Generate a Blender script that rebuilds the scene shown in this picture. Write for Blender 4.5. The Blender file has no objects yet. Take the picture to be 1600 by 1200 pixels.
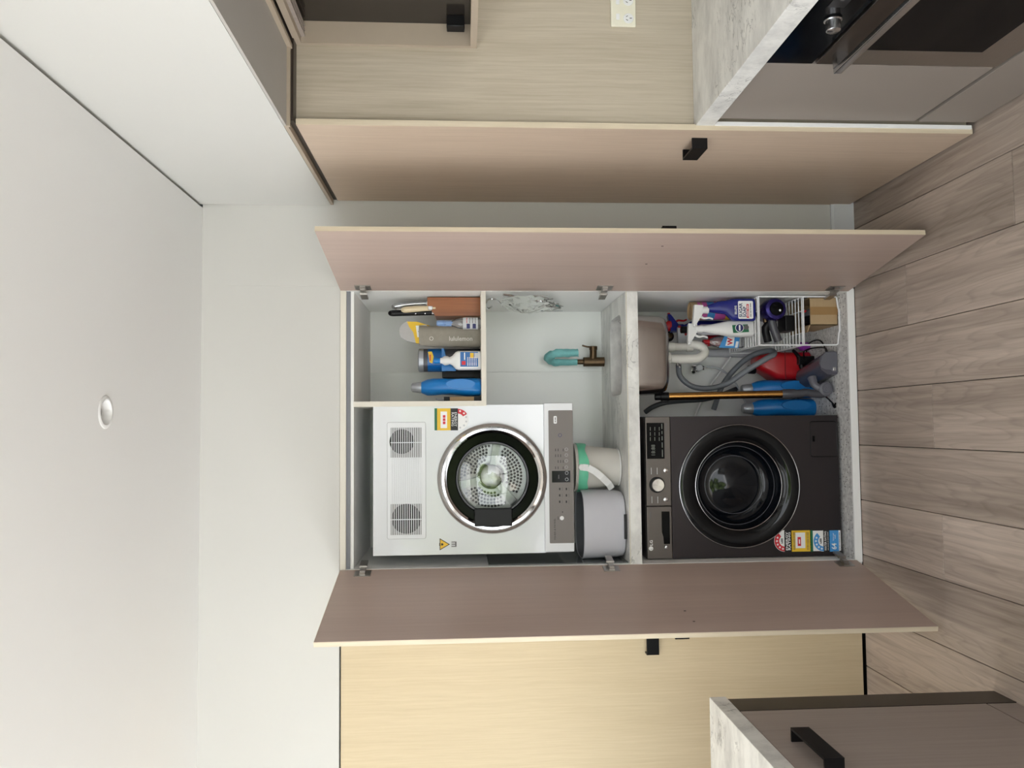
import bpy, bmesh, math, random
from mathutils import Vector, Matrix, noise
random.seed(7)
C = bpy.context.scene.collection
SC = bpy.context.scene

# ------------------------------------------------------------------ camera
F_PX, YAW, PITCH, ROLL, CAM_H = 1251.1, .052758, .061878, .00579, 1.658
_f = Vector((math.sin(YAW)*math.cos(PITCH), math.cos(YAW)*math.cos(PITCH), -math.sin(PITCH)))
_r0 = Vector((math.cos(YAW), -math.sin(YAW), 0)); _d0 = _f.cross(_r0)
_r = _r0*math.cos(ROLL) + _d0*math.sin(ROLL); _d = -_r0*math.sin(ROLL) + _d0*math.cos(ROLL)
CAM = Vector((0, 0, CAM_H))
cam = bpy.data.objects.new('camera', bpy.data.cameras.new('camera')); C.objects.link(cam)
m = Matrix.Identity(4)
for i in range(3):                      # the phone was held on its side: picture right is down in the room
    m[i][0] = _d[i]; m[i][1] = _r[i]; m[i][2] = -_f[i]; m[i][3] = CAM[i]
cam.matrix_world = m
cam.data.sensor_width = 36; cam.data.lens = F_PX/1600*36; cam.data.clip_start = .05
SC.camera = cam

def ray(px, py): return _r*(600-py) + _d*(px-800) + _f*F_PX
def at(px, py, Y):                      # room point at depth Y (metres in front of the camera)
    d = ray(px, py); return CAM + d*(Y/d.y)
def atz(px, py, Z):
    d = ray(px, py); return CAM + d*((Z-CAM_H)/d.z)

# ------------------------------------------------------------------ light
W = bpy.data.worlds.new('sky'); SC.world = W; W.use_nodes = True
nt = W.node_tree; bg = nt.nodes['Background']
bg.inputs['Color'].default_value = (.91, .955, 1.0, 1); bg.inputs['Strength'].default_value = 3.4
SC.view_settings.view_transform = 'Standard'; SC.view_settings.look = 'None'
SC.view_settings.exposure = 0.22; SC.view_settings.gamma = 1; SC.view_settings.use_curve_mapping = False
sun = bpy.data.objects.new('sun', bpy.data.lights.new('sun', 'SUN')); C.objects.link(sun)
sun.data.energy = 20; sun.data.angle = .01; sun.data.color = (1, .99, .97)
sun.rotation_euler = Vector((-.42, -.5, -1)).to_track_quat('-Z', 'Y').to_euler()      # falls on the added terrace and through the added skylight
def portal(name, loc, rot, sx, sy):
    l = bpy.data.lights.new(name, 'AREA'); l.shape = 'RECTANGLE'; l.size = sx; l.size_y = sy
    l.cycles.is_portal = True
    o = bpy.data.objects.new(name, l); o.location = loc; o.rotation_euler = rot; C.objects.link(o)
portal('rear_window_daylight', (-1.05, -2.66, 1.25), (math.radians(90), 0, 0), 4.5, 2.5)      # faces +Y
portal('added_skylight_daylight', (-.75, -.45, 3.12), (0, 0, 0), 2.3, 2.3)  # unseen skylight, added to brighten the floor and cupboard fronts
portal('side_window_daylight', (-3.65, .4, 1.25), (0, math.radians(-90), 0), 2.5, 5.6)      # faces +X

# ------------------------------------------------------------------ materials
def s2l(c):
    return tuple(((v/255)/12.92 if v/255 <= .04045 else ((v/255+.055)/1.055)**2.4) for v in c)
def base(name):
    mt = bpy.data.materials.new(name); mt.use_nodes = True
    n = mt.node_tree.nodes; return mt, mt.node_tree, n['Principled BSDF']
def mat(name, rgb, rough=.5, metal=0, var=.06, scale=30, bump=0, coat=0, stretch=(1, 1, 1), spec=.5):
    mt, t, p = base(name); c = s2l(rgb)
    tc = t.nodes.new('ShaderNodeTexCoord'); mp = t.nodes.new('ShaderNodeMapping'); mp.inputs['Scale'].default_value = stretch
    nz = t.nodes.new('ShaderNodeTexNoise'); nz.inputs['Scale'].default_value = scale; nz.inputs['Detail'].default_value = 4
    t.links.new(tc.outputs['Object'], mp.inputs[0]); t.links.new(mp.outputs[0], nz.inputs['Vector'])
    mx = t.nodes.new('ShaderNodeMix'); mx.data_type = 'RGBA'
    mx.inputs[6].default_value = tuple(v*(1-var) for v in c)+(1,); mx.inputs[7].default_value = tuple(min(1, v*(1+var)) for v in c)+(1,)
    t.links.new(nz.outputs['Fac'], mx.inputs[0]); t.links.new(mx.outputs[2], p.inputs['Base Color'])
    p.inputs['Roughness'].default_value = rough; p.inputs['Metallic'].default_value = metal
    p.inputs['Coat Weight'].default_value = coat; p.inputs['Specular IOR Level'].default_value = spec
    if bump:
        b = t.nodes.new('ShaderNodeBump'); b.inputs['Strength'].default_value = bump; b.inputs['Distance'].default_value = .002
        t.links.new(nz.outputs['Fac'], b.inputs['Height']); t.links.new(b.outputs[0], p.inputs['Normal'])
    return mt
def wood(name, dark, light, axis=2, rough=.45, fine=1.0, rnd=0, bump=.08, broad=.35, lo=.3, hi=.72, coat=0):
    mt, t, p = base(name); N = t.nodes.new; L = t.links.new
    tc = N('ShaderNodeTexCoord'); mp = N('ShaderNodeMapping')
    sc = [60*fine]*3; sc[axis] = 1.6*fine; mp.inputs['Scale'].default_value = sc
    vec = tc.outputs['Object']
    if rnd:
        oi = N('ShaderNodeObjectInfo'); ad = N('ShaderNodeVectorMath'); ad.operation = 'ADD'
        ml = N('ShaderNodeMath'); ml.operation = 'MULTIPLY'; ml.inputs[1].default_value = 37
        L(oi.outputs['Random'], ml.inputs[0]); L(vec, ad.inputs[0]); L(ml.outputs[0], ad.inputs[1]); vec = ad.outputs[0]
    # gentle warp so the grain wanders
    wz = N('ShaderNodeTexNoise'); wz.inputs['Scale'].default_value = 2.2; wz.inputs['Detail'].default_value = 3
    L(vec, wz.inputs['Vector'])
    sb = N('ShaderNodeVectorMath'); sb.operation = 'MULTIPLY_ADD'
    sb.inputs[1].default_value = (.022, .022, .022); L(wz.outputs['Color'], sb.inputs[0]); L(vec, sb.inputs[2])
    L(sb.outputs[0], mp.inputs[0])
    n1 = N('ShaderNodeTexNoise'); n1.inputs['Scale'].default_value = 1.5; n1.inputs['Detail'].default_value = 6; n1.inputs['Roughness'].default_value = .65
    L(mp.outputs[0], n1.inputs['Vector'])
    mp2 = N('ShaderNodeMapping'); sc2 = [9*fine]*3; sc2[axis] = .5*fine; mp2.inputs['Scale'].default_value = sc2; L(sb.outputs[0], mp2.inputs[0])
    n2 = N('ShaderNodeTexNoise'); n2.inputs['Scale'].default_value = 1.3; n2.inputs['Detail'].default_value = 3; L(mp2.outputs[0], n2.inputs['Vector'])
    mm = N('ShaderNodeMix'); mm.inputs[0].default_value = broad; L(n1.outputs['Fac'], mm.inputs[2]); L(n2.outputs['Fac'], mm.inputs[3])
    cr = N('ShaderNodeValToRGB'); e = cr.color_ramp.elements
    e[0].position = lo; e[0].color = s2l(dark)+(1,); e[1].position = hi; e[1].color = s2l(light)+(1,)
    L(mm.outputs[0], cr.inputs[0]); out = cr.outputs[0]
    if rnd:
        hv = N('ShaderNodeHueSaturation'); mr = N('ShaderNodeMapRange'); mr.inputs[3].default_value = 1-rnd; mr.inputs[4].default_value = 1+rnd
        L(oi.outputs['Random'], mr.inputs[0]); L(mr.outputs[0], hv.inputs['Value']); L(out, hv.inputs['Color']); out = hv.outputs[0]
    L(out, p.inputs['Base Color']); p.inputs['Roughness'].default_value = rough; p.inputs['Coat Weight'].default_value = coat
    b = N('ShaderNodeBump'); b.inputs['Strength'].default_value = bump; b.inputs['Distance'].default_value = .001
    L(n1.outputs['Fac'], b.inputs['Height']); L(b.outputs[0], p.inputs['Normal'])
    return mt
def marble(name):
    mt, t, p = base(name); N = t.nodes.new; L = t.links.new
    tc = N('ShaderNodeTexCoord'); n1 = N('ShaderNodeTexNoise'); n1.inputs['Scale'].default_value = 6; n1.inputs['Detail'].default_value = 8; n1.inputs['Roughness'].default_value = .65
    mp = N('ShaderNodeMapping'); mp.inputs['Rotation'].default_value = (.3, .2, .7); mp.inputs['Scale'].default_value = (1, 2.2, 1.4)
    L(tc.outputs['Object'], mp.inputs[0]); L(mp.outputs[0], n1.inputs['Vector'])
    cr = N('ShaderNodeValToRGB'); e = cr.color_ramp.elements
    e[0].position = .3; e[0].color = s2l((192, 191, 187))+(1,); e[1].position = .6; e[1].color = s2l((234, 233, 228))+(1,)
    L(n1.outputs['Fac'], cr.inputs[0])
    n2 = N('ShaderNodeTexNoise'); n2.inputs['Scale'].default_value = 14; n2.inputs['Detail'].default_value = 6; n2.inputs['Distortion'].default_value = .8
    L(mp.outputs[0], n2.inputs['Vector'])
    c2 = N('ShaderNodeValToRGB'); q = c2.color_ramp.elements; q[0].position = .485; q[0].color = (1, 1, 1, 1); q[1].position = .53; q[1].color = (1, 1, 1, 1)
    k = c2.color_ramp.elements.new(.505); k.color = (.42, .42, .42, 1)
    L(n2.outputs['Fac'], c2.inputs[0])
    mk = N('ShaderNodeTexNoise'); mk.inputs['Scale'].default_value = 5; L(tc.outputs['Object'], mk.inputs['Vector'])
    mr = N('ShaderNodeMapRange'); mr.inputs[1].default_value = .52; mr.inputs[2].default_value = .62; L(mk.outputs['Fac'], mr.inputs[0])
    mx = N('ShaderNodeMix'); mx.data_type = 'RGBA'; mx.blend_type = 'MULTIPLY'
    L(mr.outputs[0], mx.inputs[0]); L(cr.outputs[0], mx.inputs[6]); L(c2.outputs[0], mx.inputs[7]); L(mx.outputs[2], p.inputs['Base Color'])
    p.inputs['Roughness'].default_value = .35
    return mt
def speckle(name):
    mt, t, p = base(name); N = t.nodes.new; L = t.links.new
    tc = N('ShaderNodeTexCoord'); v = N('ShaderNodeTexVoronoi'); v.inputs['Scale'].default_value = 95; L(tc.outputs['Object'], v.inputs['Vector'])
    v2 = N('ShaderNodeTexNoise'); v2.inputs['Scale'].default_value = 60; v2.inputs['Detail'].default_value = 4; L(tc.outputs['Object'], v2.inputs['Vector'])
    a = N('ShaderNodeMapRange'); a.inputs[1].default_value = .22; a.inputs[2].default_value = .32; L(v.outputs['Distance'], a.inputs[0])
    wn = N('ShaderNodeMath'); wn.operation = 'GREATER_THAN'; wn.inputs[1].default_value = .68
    sx = N('ShaderNodeSeparateColor'); L(v.outputs['Color'], sx.inputs[0]); L(sx.outputs[0], wn.inputs[0])
    mu = N('ShaderNodeMath'); mu.operation = 'MAXIMUM'; iv = N('ShaderNodeMath'); iv.operation = 'SUBTRACT'; iv.inputs[0].default_value = 1
    L(wn.outputs[0], iv.inputs[1]); L(iv.outputs[0], mu.inputs[0]); L(a.outputs[0], mu.inputs[1])
    cr = N('ShaderNodeValToRGB'); e = cr.color_ramp.elements; e[0].position = .35; e[0].color = s2l((190, 188, 186))+(1,); e[1].position = .65; e[1].color = s2l((226, 225, 222))+(1,)
    L(v2.outputs['Fac'], cr.inputs[0])
    mx = N('ShaderNodeMix'); mx.data_type = 'RGBA'; mx.inputs[6].default_value = s2l((70, 68, 68))+(1,); L(mu.outputs[0], mx.inputs[0]); L(cr.outputs[0], mx.inputs[7])
    L(mx.outputs[2], p.inputs['Base Color']); p.inputs['Roughness'].default_value = .6
    return mt
def clear(name, tint=(1, 1, 1), gloss=.1, rough=.02, body=0.0, bodycol=(.8, .8, .8)):
    mt = bpy.data.materials.new(name); mt.use_nodes = True; t = mt.node_tree; N = t.nodes.new; L = t.links.new
    out = t.nodes['Material Output']; t.nodes.remove(t.nodes['Principled BSDF'])
    tr = N('ShaderNodeBsdfTransparent'); tr.inputs[0].default_value = tint+(1,)
    gl = N('ShaderNodeBsdfGlossy'); gl.inputs['Roughness'].default_value = rough
    fr = N('ShaderNodeFresnel'); fr.inputs[0].default_value = 1.5
    ad = N('ShaderNodeMath'); ad.operation = 'ADD'; ad.use_clamp = True; ad.inputs[1].default_value = gloss; L(fr.outputs[0], ad.inputs[0])
    src = tr.outputs[0]
    if body:
        df = N('ShaderNodeBsdfDiffuse'); df.inputs[0].default_value = bodycol+(1,)
        m1 = N('ShaderNodeMixShader'); m1.inputs[0].default_value = body; L(tr.outputs[0], m1.inputs[1]); L(df.outputs[0], m1.inputs[2]); src = m1.outputs[0]
    mx = N('ShaderNodeMixShader'); L(ad.outputs[0], mx.inputs[0]); L(src, mx.inputs[1]); L(gl.outputs[0], mx.inputs[2]); L(mx.outputs[0], out.inputs[0])
    return mt

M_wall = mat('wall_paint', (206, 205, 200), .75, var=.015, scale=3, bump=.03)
M_ceil = mat('ceiling_paint', (232, 232, 230), .85, var=.012, scale=2)
M_skirt = mat('skirting_paint', (222, 224, 226), .45, var=.015)
M_oak = wood('light_oak_laminate', (196, 178, 145), (212, 195, 162), 2, .5, 1.6, broad=.3)
M_oakp = wood('light_oak_side_shade', (172, 160, 140), (200, 189, 170), 2, .5, 1.2, broad=.25)  # same light oak, darkened to beige for the light on this panel
M_oakd = wood('light_oak_door_shade', (188, 167, 147), (206, 186, 165), 2, .42, 1.6, broad=.2)  # same light oak, toned pinker for the light on the pantry door
M_inner = wood('mauve_brown_laminate', (172, 152, 141), (190, 169, 157), 2, .42, .6, broad=.6, bump=.03)
M_edge = wood('pale_edge_band', (200, 186, 160), (222, 208, 184), 2, .5, 1.5)
def plank_mat(name):
    mt = wood(name, (122, 108, 98), (204, 188, 174), 1, .45, .55, rnd=.1, bump=.15, broad=.5, lo=.28, hi=.7)
    t = mt.node_tree; N = t.nodes.new; L = t.links.new; p = t.nodes['Principled BSDF']
    src = p.inputs['Base Color'].links[0].from_socket
    tc = N('ShaderNodeTexCoord'); oi = N('ShaderNodeObjectInfo'); ml = N('ShaderNodeMath'); ml.operation = 'MULTIPLY'; ml.inputs[1].default_value = 53; L(oi.outputs['Random'], ml.inputs[0])
    ad = N('ShaderNodeVectorMath'); ad.operation = 'ADD'; L(tc.outputs['Object'], ad.inputs[0]); L(ml.outputs[0], ad.inputs[1])
    mp = N('ShaderNodeMapping'); mp.inputs['Scale'].default_value = (3.4, .34, 1); L(ad.outputs[0], mp.inputs[0])
    nz = N('ShaderNodeTexNoise'); nz.inputs['Scale'].default_value = 1.6; nz.inputs['Detail'].default_value = 2.5; nz.inputs['Roughness'].default_value = .55; L(mp.outputs[0], nz.inputs['Vector'])
    m1 = N('ShaderNodeMath'); m1.operation = 'MULTIPLY'; m1.inputs[1].default_value = 26; L(nz.outputs['Fac'], m1.inputs[0])
    fr = N('ShaderNodeMath'); fr.operation = 'FRACT'; L(m1.outputs[0], fr.inputs[0])
    cr = N('ShaderNodeValToRGB'); e = cr.color_ramp.elements; e[0].position = 0; e[0].color = (1.06, 1.06, 1.06, 1); e[1].position = 1; e[1].color = (1.06, 1.06, 1.06, 1)
    k = cr.color_ramp.elements.new(.6); k.color = (.98, .98, .98, 1); k = cr.color_ramp.elements.new(.86); k.color = (.7, .69, .68, 1)
    L(fr.outputs[0], cr.inputs[0])
    mx = N('ShaderNodeMix'); mx.data_type = 'RGBA'; mx.blend_type = 'MULTIPLY'; mx.inputs[0].default_value = .42
    L(src, mx.inputs[6]); L(cr.outputs[0], mx.inputs[7]); L(mx.outputs[2], p.inputs['Base Color'])
    return mt
M_floor = plank_mat('grey_brown_oak_board') #'grey_brown_oak_board', (118, 105, 96), (196, 180, 166), 1, .45, .55, rnd=.09, bump=.15, broad=.55, lo=.28, hi=.7)
M_dark = mat('shadow_gap_black', (18, 17, 16), .8)
M_white = mat('white_melamine', (244, 244, 241), .45, var=.02, scale=4)
M_cream = mat('cream_melamine', (224, 219, 206), .5, var=.02, scale=6)
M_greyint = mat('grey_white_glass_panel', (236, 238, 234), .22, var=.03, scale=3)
M_marble = marble('pale_grey_marble')
M_speck = speckle('speckled_grey_slab')
M_taupe = mat('taupe_matte_lacquer', (144, 135, 127), .5, var=.015, scale=5)
M_taupew = wood('taupe_wood_laminate', (146, 135, 128), (166, 154, 146), 2, .45, .8, bump=.03)
M_greyp = mat('grey_underside_panel', (182, 178, 172), .6, var=.03, scale=4)
M_beige = mat('beige_trim', (172, 158, 140), .5, var=.03)
M_bronzepanel = mat('dark_bronze_panel', (48, 39, 33), .35, var=.08, scale=8)
M_blk = mat('matte_black', (12, 11, 13), .4, var=.1, spec=.25)
M_blkg = mat('gloss_black', (8, 9, 11), .1, var=.1, spec=.12)
M_glassblk = mat('smoked_glass', (40, 35, 30), .12, var=.1)
M_steel = mat('brushed_steel', (176, 172, 168), .32, 1, var=.08, scale=40, stretch=(1, 1, 8))
M_sinkm = mat('satin_sink_steel', (182, 177, 173), .2, 1, var=.1, scale=12, stretch=(1, 1, 4))
M_chrome = mat('chrome', (215, 215, 215), .06, 1, var=.02)
M_alu = mat('satin_aluminium', (200, 200, 202), .25, 1, var=.05)
M_appl = mat('white_appliance_enamel', (226, 229, 232), .12, var=.008, scale=3, coat=.4)
M_appl2 = mat('white_appliance_plastic', (228, 230, 232), .3, var=.01)
M_panelg = mat('grey_control_panel', (116, 109, 104), .4, 0, var=.02)
M_graph = mat('graphite_enamel', (52, 47, 49), .3, .55, var=.05, scale=6)
M_graph2 = mat('graphite_control_strip', (98, 92, 88), .32, .6, var=.05, scale=30, stretch=(8, 1, 1))
M_brz = mat('aged_bronze', (96, 78, 58), .38, .85, var=.25, scale=60)
M_teal = mat('teal_cloth', (128, 194, 194), .9, var=.12, scale=90, bump=.4)
M_blue = mat('blue_plastic', (20, 122, 198), .3, var=.04, scale=10)
M_blue2 = mat('blue_plastic_deep', (14, 96, 166), .3, var=.04, scale=10)
M_silv = mat('silver_cap_plastic', (170, 174, 180), .35, .5, var=.05)
M_brownw = wood('red_brown_wood', (122, 68, 32), (176, 108, 60), 2, .3, 1.0, broad=.6)
M_bag = mat('taupe_bag_fabric', (148, 142, 130), .85, var=.1, scale=60, bump=.3)
M_foam = mat('grey_foam', (182, 180, 178), .9, var=.08, scale=80)
M_yel = mat('yellow_print', (232, 190, 46), .5, var=.03)
M_wht = mat('white_print', (240, 240, 238), .5, var=.01)
M_red = mat('red_print', (206, 38, 52), .5, var=.03)
M_grn = mat('green_print', (28, 106, 70), .5, var=.03)
M_lblue = mat('light_blue_print', (70, 150, 214), .5, var=.03)
M_navy = mat('navy_print', (22, 30, 92), .4, var=.05)
M_ink = mat('black_print', (20, 20, 22), .5, var=.02)
M_gink = mat('grey_print', (92, 90, 90), .5, var=.02)
M_lgrey = mat('pale_grey_print', (196, 198, 200), .5, var=.02)
M_wplast = mat('white_plastic', (232, 232, 230), .35, var=.01)
M_offw = mat('offwhite_plastic', (208, 204, 196), .5, var=.02)
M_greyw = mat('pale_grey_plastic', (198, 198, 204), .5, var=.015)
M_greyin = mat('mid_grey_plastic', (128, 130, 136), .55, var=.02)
M_mint = mat('mint_bin_bag', (112, 206, 168), .35, var=.12, scale=25, bump=.3)
M_pipe = mat('white_pvc', (218, 216, 208), .35, var=.03)
M_hoseg = mat('grey_hose', (112, 116, 122), .5, var=.05)
M_hosed = mat('dark_grey_hose', (66, 69, 73), .5, var=.05)
M_redp = mat('red_plastic', (178, 20, 30), .32, var=.06)
M_purp = mat('purple_metallic', (40, 30, 96), .2, .6, var=.1)
M_purpl = mat('violet_print', (150, 60, 170), .4, var=.1)
M_gold = mat('gold_bronze_metal', (172, 126, 70), .25, 1, var=.04)
M_dgrey = mat('dark_grey_plastic', (70, 70, 76), .35, var=.08)
M_mgrey = mat('vacuum_grey_plastic', (98, 98, 106), .3, var=.08)
M_kraft = mat('kraft_card', (176, 150, 114), .8, var=.08, scale=40, stretch=(1, 1, 6))
M_tape = mat('brown_tape', (158, 124, 80), .3, var=.05)
M_pink = mat('pink_print', (206, 92, 166), .5, var=.1, scale=60)
M_ssb = mat('cobalt_plastic', (26, 34, 120), .25, var=.05)
M_clear = clear('clear_plastic', (.93, .95, .97), .06, .08, .12)
M_film = clear('plastic_film', (.92, .94, .94), .1, .12, .1)
M_glass = clear('dryer_door_glass', (.86, .9, .9), .05, .01)
M_wire = mat('white_coated_wire', (236, 237, 238), .35, var=.01)
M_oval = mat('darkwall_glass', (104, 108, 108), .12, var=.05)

# ------------------------------------------------------------------ geometry helpers
class G:
    def __init__(s): s.v = []; s.f = []; s.wn = False
    def add(s, v, f):
        k = len(s.v); s.v += [Vector(p) for p in v]; s.f += [tuple(i+k for i in q) for q in f]; return s
    def box(s, a, b):
        x0, x1 = sorted((a[0], b[0])); y0, y1 = sorted((a[1], b[1])); z0, z1 = sorted((a[2], b[2]))
        return s.obox((x0, y0, z0), (x1-x0, 0, 0), (0, y1-y0, 0), (0, 0, z1-z0))
    def obox(s, o, ex, ey, ez):
        o, ex, ey, ez = map(Vector, (o, ex, ey, ez))
        v = [o, o+ex, o+ex+ey, o+ey]; v += [p+ez for p in v]
        f = [(0, 3, 2, 1), (4, 5, 6, 7), (0, 1, 5, 4), (1, 2, 6, 5), (2, 3, 7, 6), (3, 0, 4, 7)]
        if ex.cross(ey).dot(ez) < 0: f = [tuple(reversed(q)) for q in f]
        return s.add(v, f)
    def rbox(s, a, b, r=.01, seg=3):
        s.wn = True
        bm = bmesh.new(); bmesh.ops.create_cube(bm, size=1)
        a = Vector(a); b = Vector(b); c = (a+b)/2; d = b-a
        for v in bm.verts: v.co = Vector((c[i]+v.co[i]*abs(d[i]) for i in range(3)))
        bmesh.ops.bevel(bm, geom=list(bm.edges)+list(bm.verts), offset=r, segments=seg, profile=.5, affect='EDGES')
        bm.verts.ensure_lookup_table(); bm.verts.index_update()
        s.add([v.co.copy() for v in bm.verts], [[v.index for v in f.verts] for f in bm.faces]); bm.free(); return s
    def prism(s, poly, o, ex, ey, ez):          # poly in (ex,ey) plane at o, extruded along ez
        o, ex, ey, ez = map(Vector, (o, ex, ey, ez)); n = len(poly)
        v = [o+ex*p[0]+ey*p[1] for p in poly]; v += [p+ez for p in v]
        f = [tuple(range(n-1, -1, -1)), tuple(range(n, 2*n))]+[(i, (i+1) % n, n+(i+1) % n, n+i) for i in range(n)]
        if ex.cross(ey).dot(ez) < 0: f = [tuple(reversed(q)) for q in f]
        return s.add(v, f)
    def lathe(s, prof, o, ax=(0, 0, 1), seg=32, cap=(True, True), up=None):
        o = Vector(o); ax = Vector(ax).normalized(); u = ax.orthogonal().normalized() if up is None else Vector(up); w = ax.cross(u)
        n = seg; v = []; f = []
        for r, h in prof:
            for i in range(n):
                t = 2*math.pi*i/n; v.append(o+ax*h+(u*math.cos(t)+w*math.sin(t))*max(r, 1e-5))
        for j in range(len(prof)-1):
            for i in range(n): f.append((j*n+i, j*n+(i+1) % n, (j+1)*n+(i+1) % n, (j+1)*n+i))
        if cap[0]: f.append(tuple(reversed(range(n))))
        if cap[1]: f.append(tuple(range((len(prof)-1)*n, len(prof)*n)))
        return s.add(v, f)
    def cyl(s, a, b, r, r2=None, seg=20):
        a = Vector(a); b = Vector(b); return s.lathe([(r, 0), (r if r2 is None else r2, (b-a).length)], a, b-a, seg)
    def tube(s, pts, r, seg=8, smooth=4, closed=False):
        pts = [Vector(p) for p in pts]
        rs = r if isinstance(r, (list, tuple)) else [r]*len(pts)
        if smooth > 1 and len(pts) > 2: pts, rs = catmull(pts, rs, smooth, closed)
        n = len(pts); v = []; f = []; prev = None
        for i, p in enumerate(pts):
            if closed: t = (pts[(i+1) % n]-pts[i-1]).normalized()
            else: t = (pts[min(i+1, n-1)]-pts[max(i-1, 0)]).normalized()
            u = t.orthogonal().normalized() if prev is None else (prev-t*prev.dot(t)).normalized()
            prev = u; w = t.cross(u)
            for k in range(seg): a = 2*math.pi*k/seg; v.append(p+(u*math.cos(a)+w*math.sin(a))*rs[i])
        for i in range(n if closed else n-1):
            for k in range(seg):
                j = (i+1) % n; f.append((i*seg+k, i*seg+(k+1) % seg, j*seg+(k+1) % seg, j*seg+k))
        if not closed: f.append(tuple(reversed(range(seg)))); f.append(tuple(range((n-1)*seg, n*seg)))
        return s.add(v, f)
    def loft(s, secs, o=(0, 0, 0), seg=32, cap=(True, True), rot=0):   # secs: (z, rx, ry, cx, cy, n) superellipses
        o = Vector(o); v = []; f = []
        cr, sr = math.cos(rot), math.sin(rot)
        for q in secs:
            z, rx, ry = q[:3]; cx, cy = (q[3], q[4]) if len(q) > 4 else (0, 0); n = q[5] if len(q) > 5 else 2
            for i in range(seg):
                a = 2*math.pi*i/seg; c, d = math.cos(a), math.sin(a)
                x = cx+rx*math.copysign(abs(c)**(2/n), c); y = cy+ry*math.copysign(abs(d)**(2/n), d)
                v.append(o+Vector((x*cr-y*sr, x*sr+y*cr, z)))
        for j in range(len(secs)-1):
            for i in range(seg): f.append((j*seg+i, j*seg+(i+1) % seg, (j+1)*seg+(i+1) % seg, (j+1)*seg+i))
        if cap[0]: f.append(tuple(reversed(range(seg))))
        if cap[1]: f.append(tuple(range((len(secs)-1)*seg, len(secs)*seg)))
        return s.add(v, f)
    def sphere(s, c, r, seg=16, sc=(1, 1, 1)):
        pr = []; n = seg//2; c = Vector(c); k = len(s.v)
        s.lathe([(r*math.sin(math.pi*i/n), -r*math.cos(math.pi*i/n)) for i in range(n+1)], (0, 0, 0), (0, 0, 1), seg)
        for i in range(k, len(s.v)): s.v[i] = c+Vector((s.v[i][j]*sc[j] for j in range(3)))
        return s
    def torus(s, c, ax, R, r, seg=40, rs=8):
        c = Vector(c); ax = Vector(ax).normalized(); u = ax.orthogonal().normalized(); w = ax.cross(u)
        return s.tube([c+(u*math.cos(2*math.pi*i/seg)+w*math.sin(2*math.pi*i/seg))*R for i in range(seg)], r, rs, 1, True)
    def plate_hole(s, o, ex, ey, ez, rect, hole_r, seg=64):   # rect (x0,x1,y0,y1) about the hole centre o; hole_r(angle)
        o, ex, ey, ez = map(Vector, (o, ex, ey, ez)); x0, x1, y0, y1 = rect
        an = [2*math.pi*i/seg for i in range(seg)]+[math.atan2(b, a) % (2*math.pi) for a in (x0, x1) for b in (y0, y1)]
        an = sorted(set(round(a, 6) for a in an)); n = len(an); I = []; O = []
        for a in an:
            c, d = math.cos(a), math.sin(a); I.append((c*hole_r(a), d*hole_r(a)))
            t = min([x1/c if c > 1e-9 else (x0/c if c < -1e-9 else 9e9), y1/d if d > 1e-9 else (y0/d if d < -1e-9 else 9e9)]); O.append((c*t, d*t))
        P = lambda q, k: o+ex*q[0]+ey*q[1]+ez*k
        v = [P(q, 0) for q in I]+[P(q, 0) for q in O]+[P(q, 1) for q in I]+[P(q, 1) for q in O]; f = []
        for i in range(n):
            j = (i+1) % n
            f += [(i, j, n+j, n+i), (2*n+i, 3*n+i, 3*n+j, 2*n+j), (i, 2*n+i, 2*n+j, j), (n+i, n+j, 3*n+j, 3*n+i)]
        return s.add(v, f)
def catmull(p, r, k, closed):
    n = len(p); o = []; q = []
    for i in range(n if closed else n-1):
        a, b, c, d = (p[(i-1) % n] if closed or i else p[0]*2-p[1]), p[i], p[(i+1) % n], (p[(i+2) % n] if closed or i+2 < n else p[-1]*2-p[-2])
        for j in range(k):
            t = j/k; o.append(.5*((2*b)+(c-a)*t+(2*a-5*b+4*c-d)*t*t+(3*b-a-3*c+d)*t**3)); q.append(r[i]*(1-t)+r[(i+1) % n]*t)
    if not closed: o.append(p[-1]); q.append(r[-1])
    return o, q

ORG = {}
def mkmesh(name, g, org):
    me = bpy.data.meshes.new(name); me.from_pydata([v-org for v in g.v], [], g.f); me.validate()
    bm = bmesh.new(); bm.from_mesh(me); bmesh.ops.recalc_face_normals(bm, faces=bm.faces); bm.to_mesh(me); bm.free()
    return me
def finish(me, mt, sharp):
    me.materials.append(mt)
    for p in me.polygons: p.use_smooth = True
    me.set_sharp_from_angle(angle=math.radians(sharp))
def weighted(o, g):
    if g.wn: md = o.modifiers.new('normals', 'WEIGHTED_NORMAL'); md.keep_sharp = True; md.weight = 100
def part(name, g, mt, parent, label=None, sharp=40):
    org = ORG[parent.name]
    me = mkmesh(name, g, org); finish(me, mt, sharp)
    o = bpy.data.objects.new(name, me); C.objects.link(o); o.parent = parent; ORG[o.name] = org; weighted(o, g)
    if label: o['label'] = label
    return o
def thing(name, label, cat, loc, group=None):
    o = bpy.data.objects.new(name, None); o.empty_display_size = .05; C.objects.link(o); o.location = loc
    o['label'] = label; o['category'] = cat; ORG[o.name] = Vector(loc)
    if group: o['group'] = group
    return o
def single(name, g, mt, label, cat, loc=None, group=None, sharp=40):
    if loc is None:
        n = len(g.v); loc = Vector((sum(v.x for v in g.v)/n, sum(v.y for v in g.v)/n, min(v.z for v in g.v)))
    loc = Vector(loc)
    me = mkmesh(name, g, loc); finish(me, mt, sharp); o = bpy.data.objects.new(name, me); C.objects.link(o); o.location = loc; ORG[o.name] = loc; weighted(o, g)
    o['label'] = label; o['category'] = cat
    if group: o['group'] = group
    return o
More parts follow.
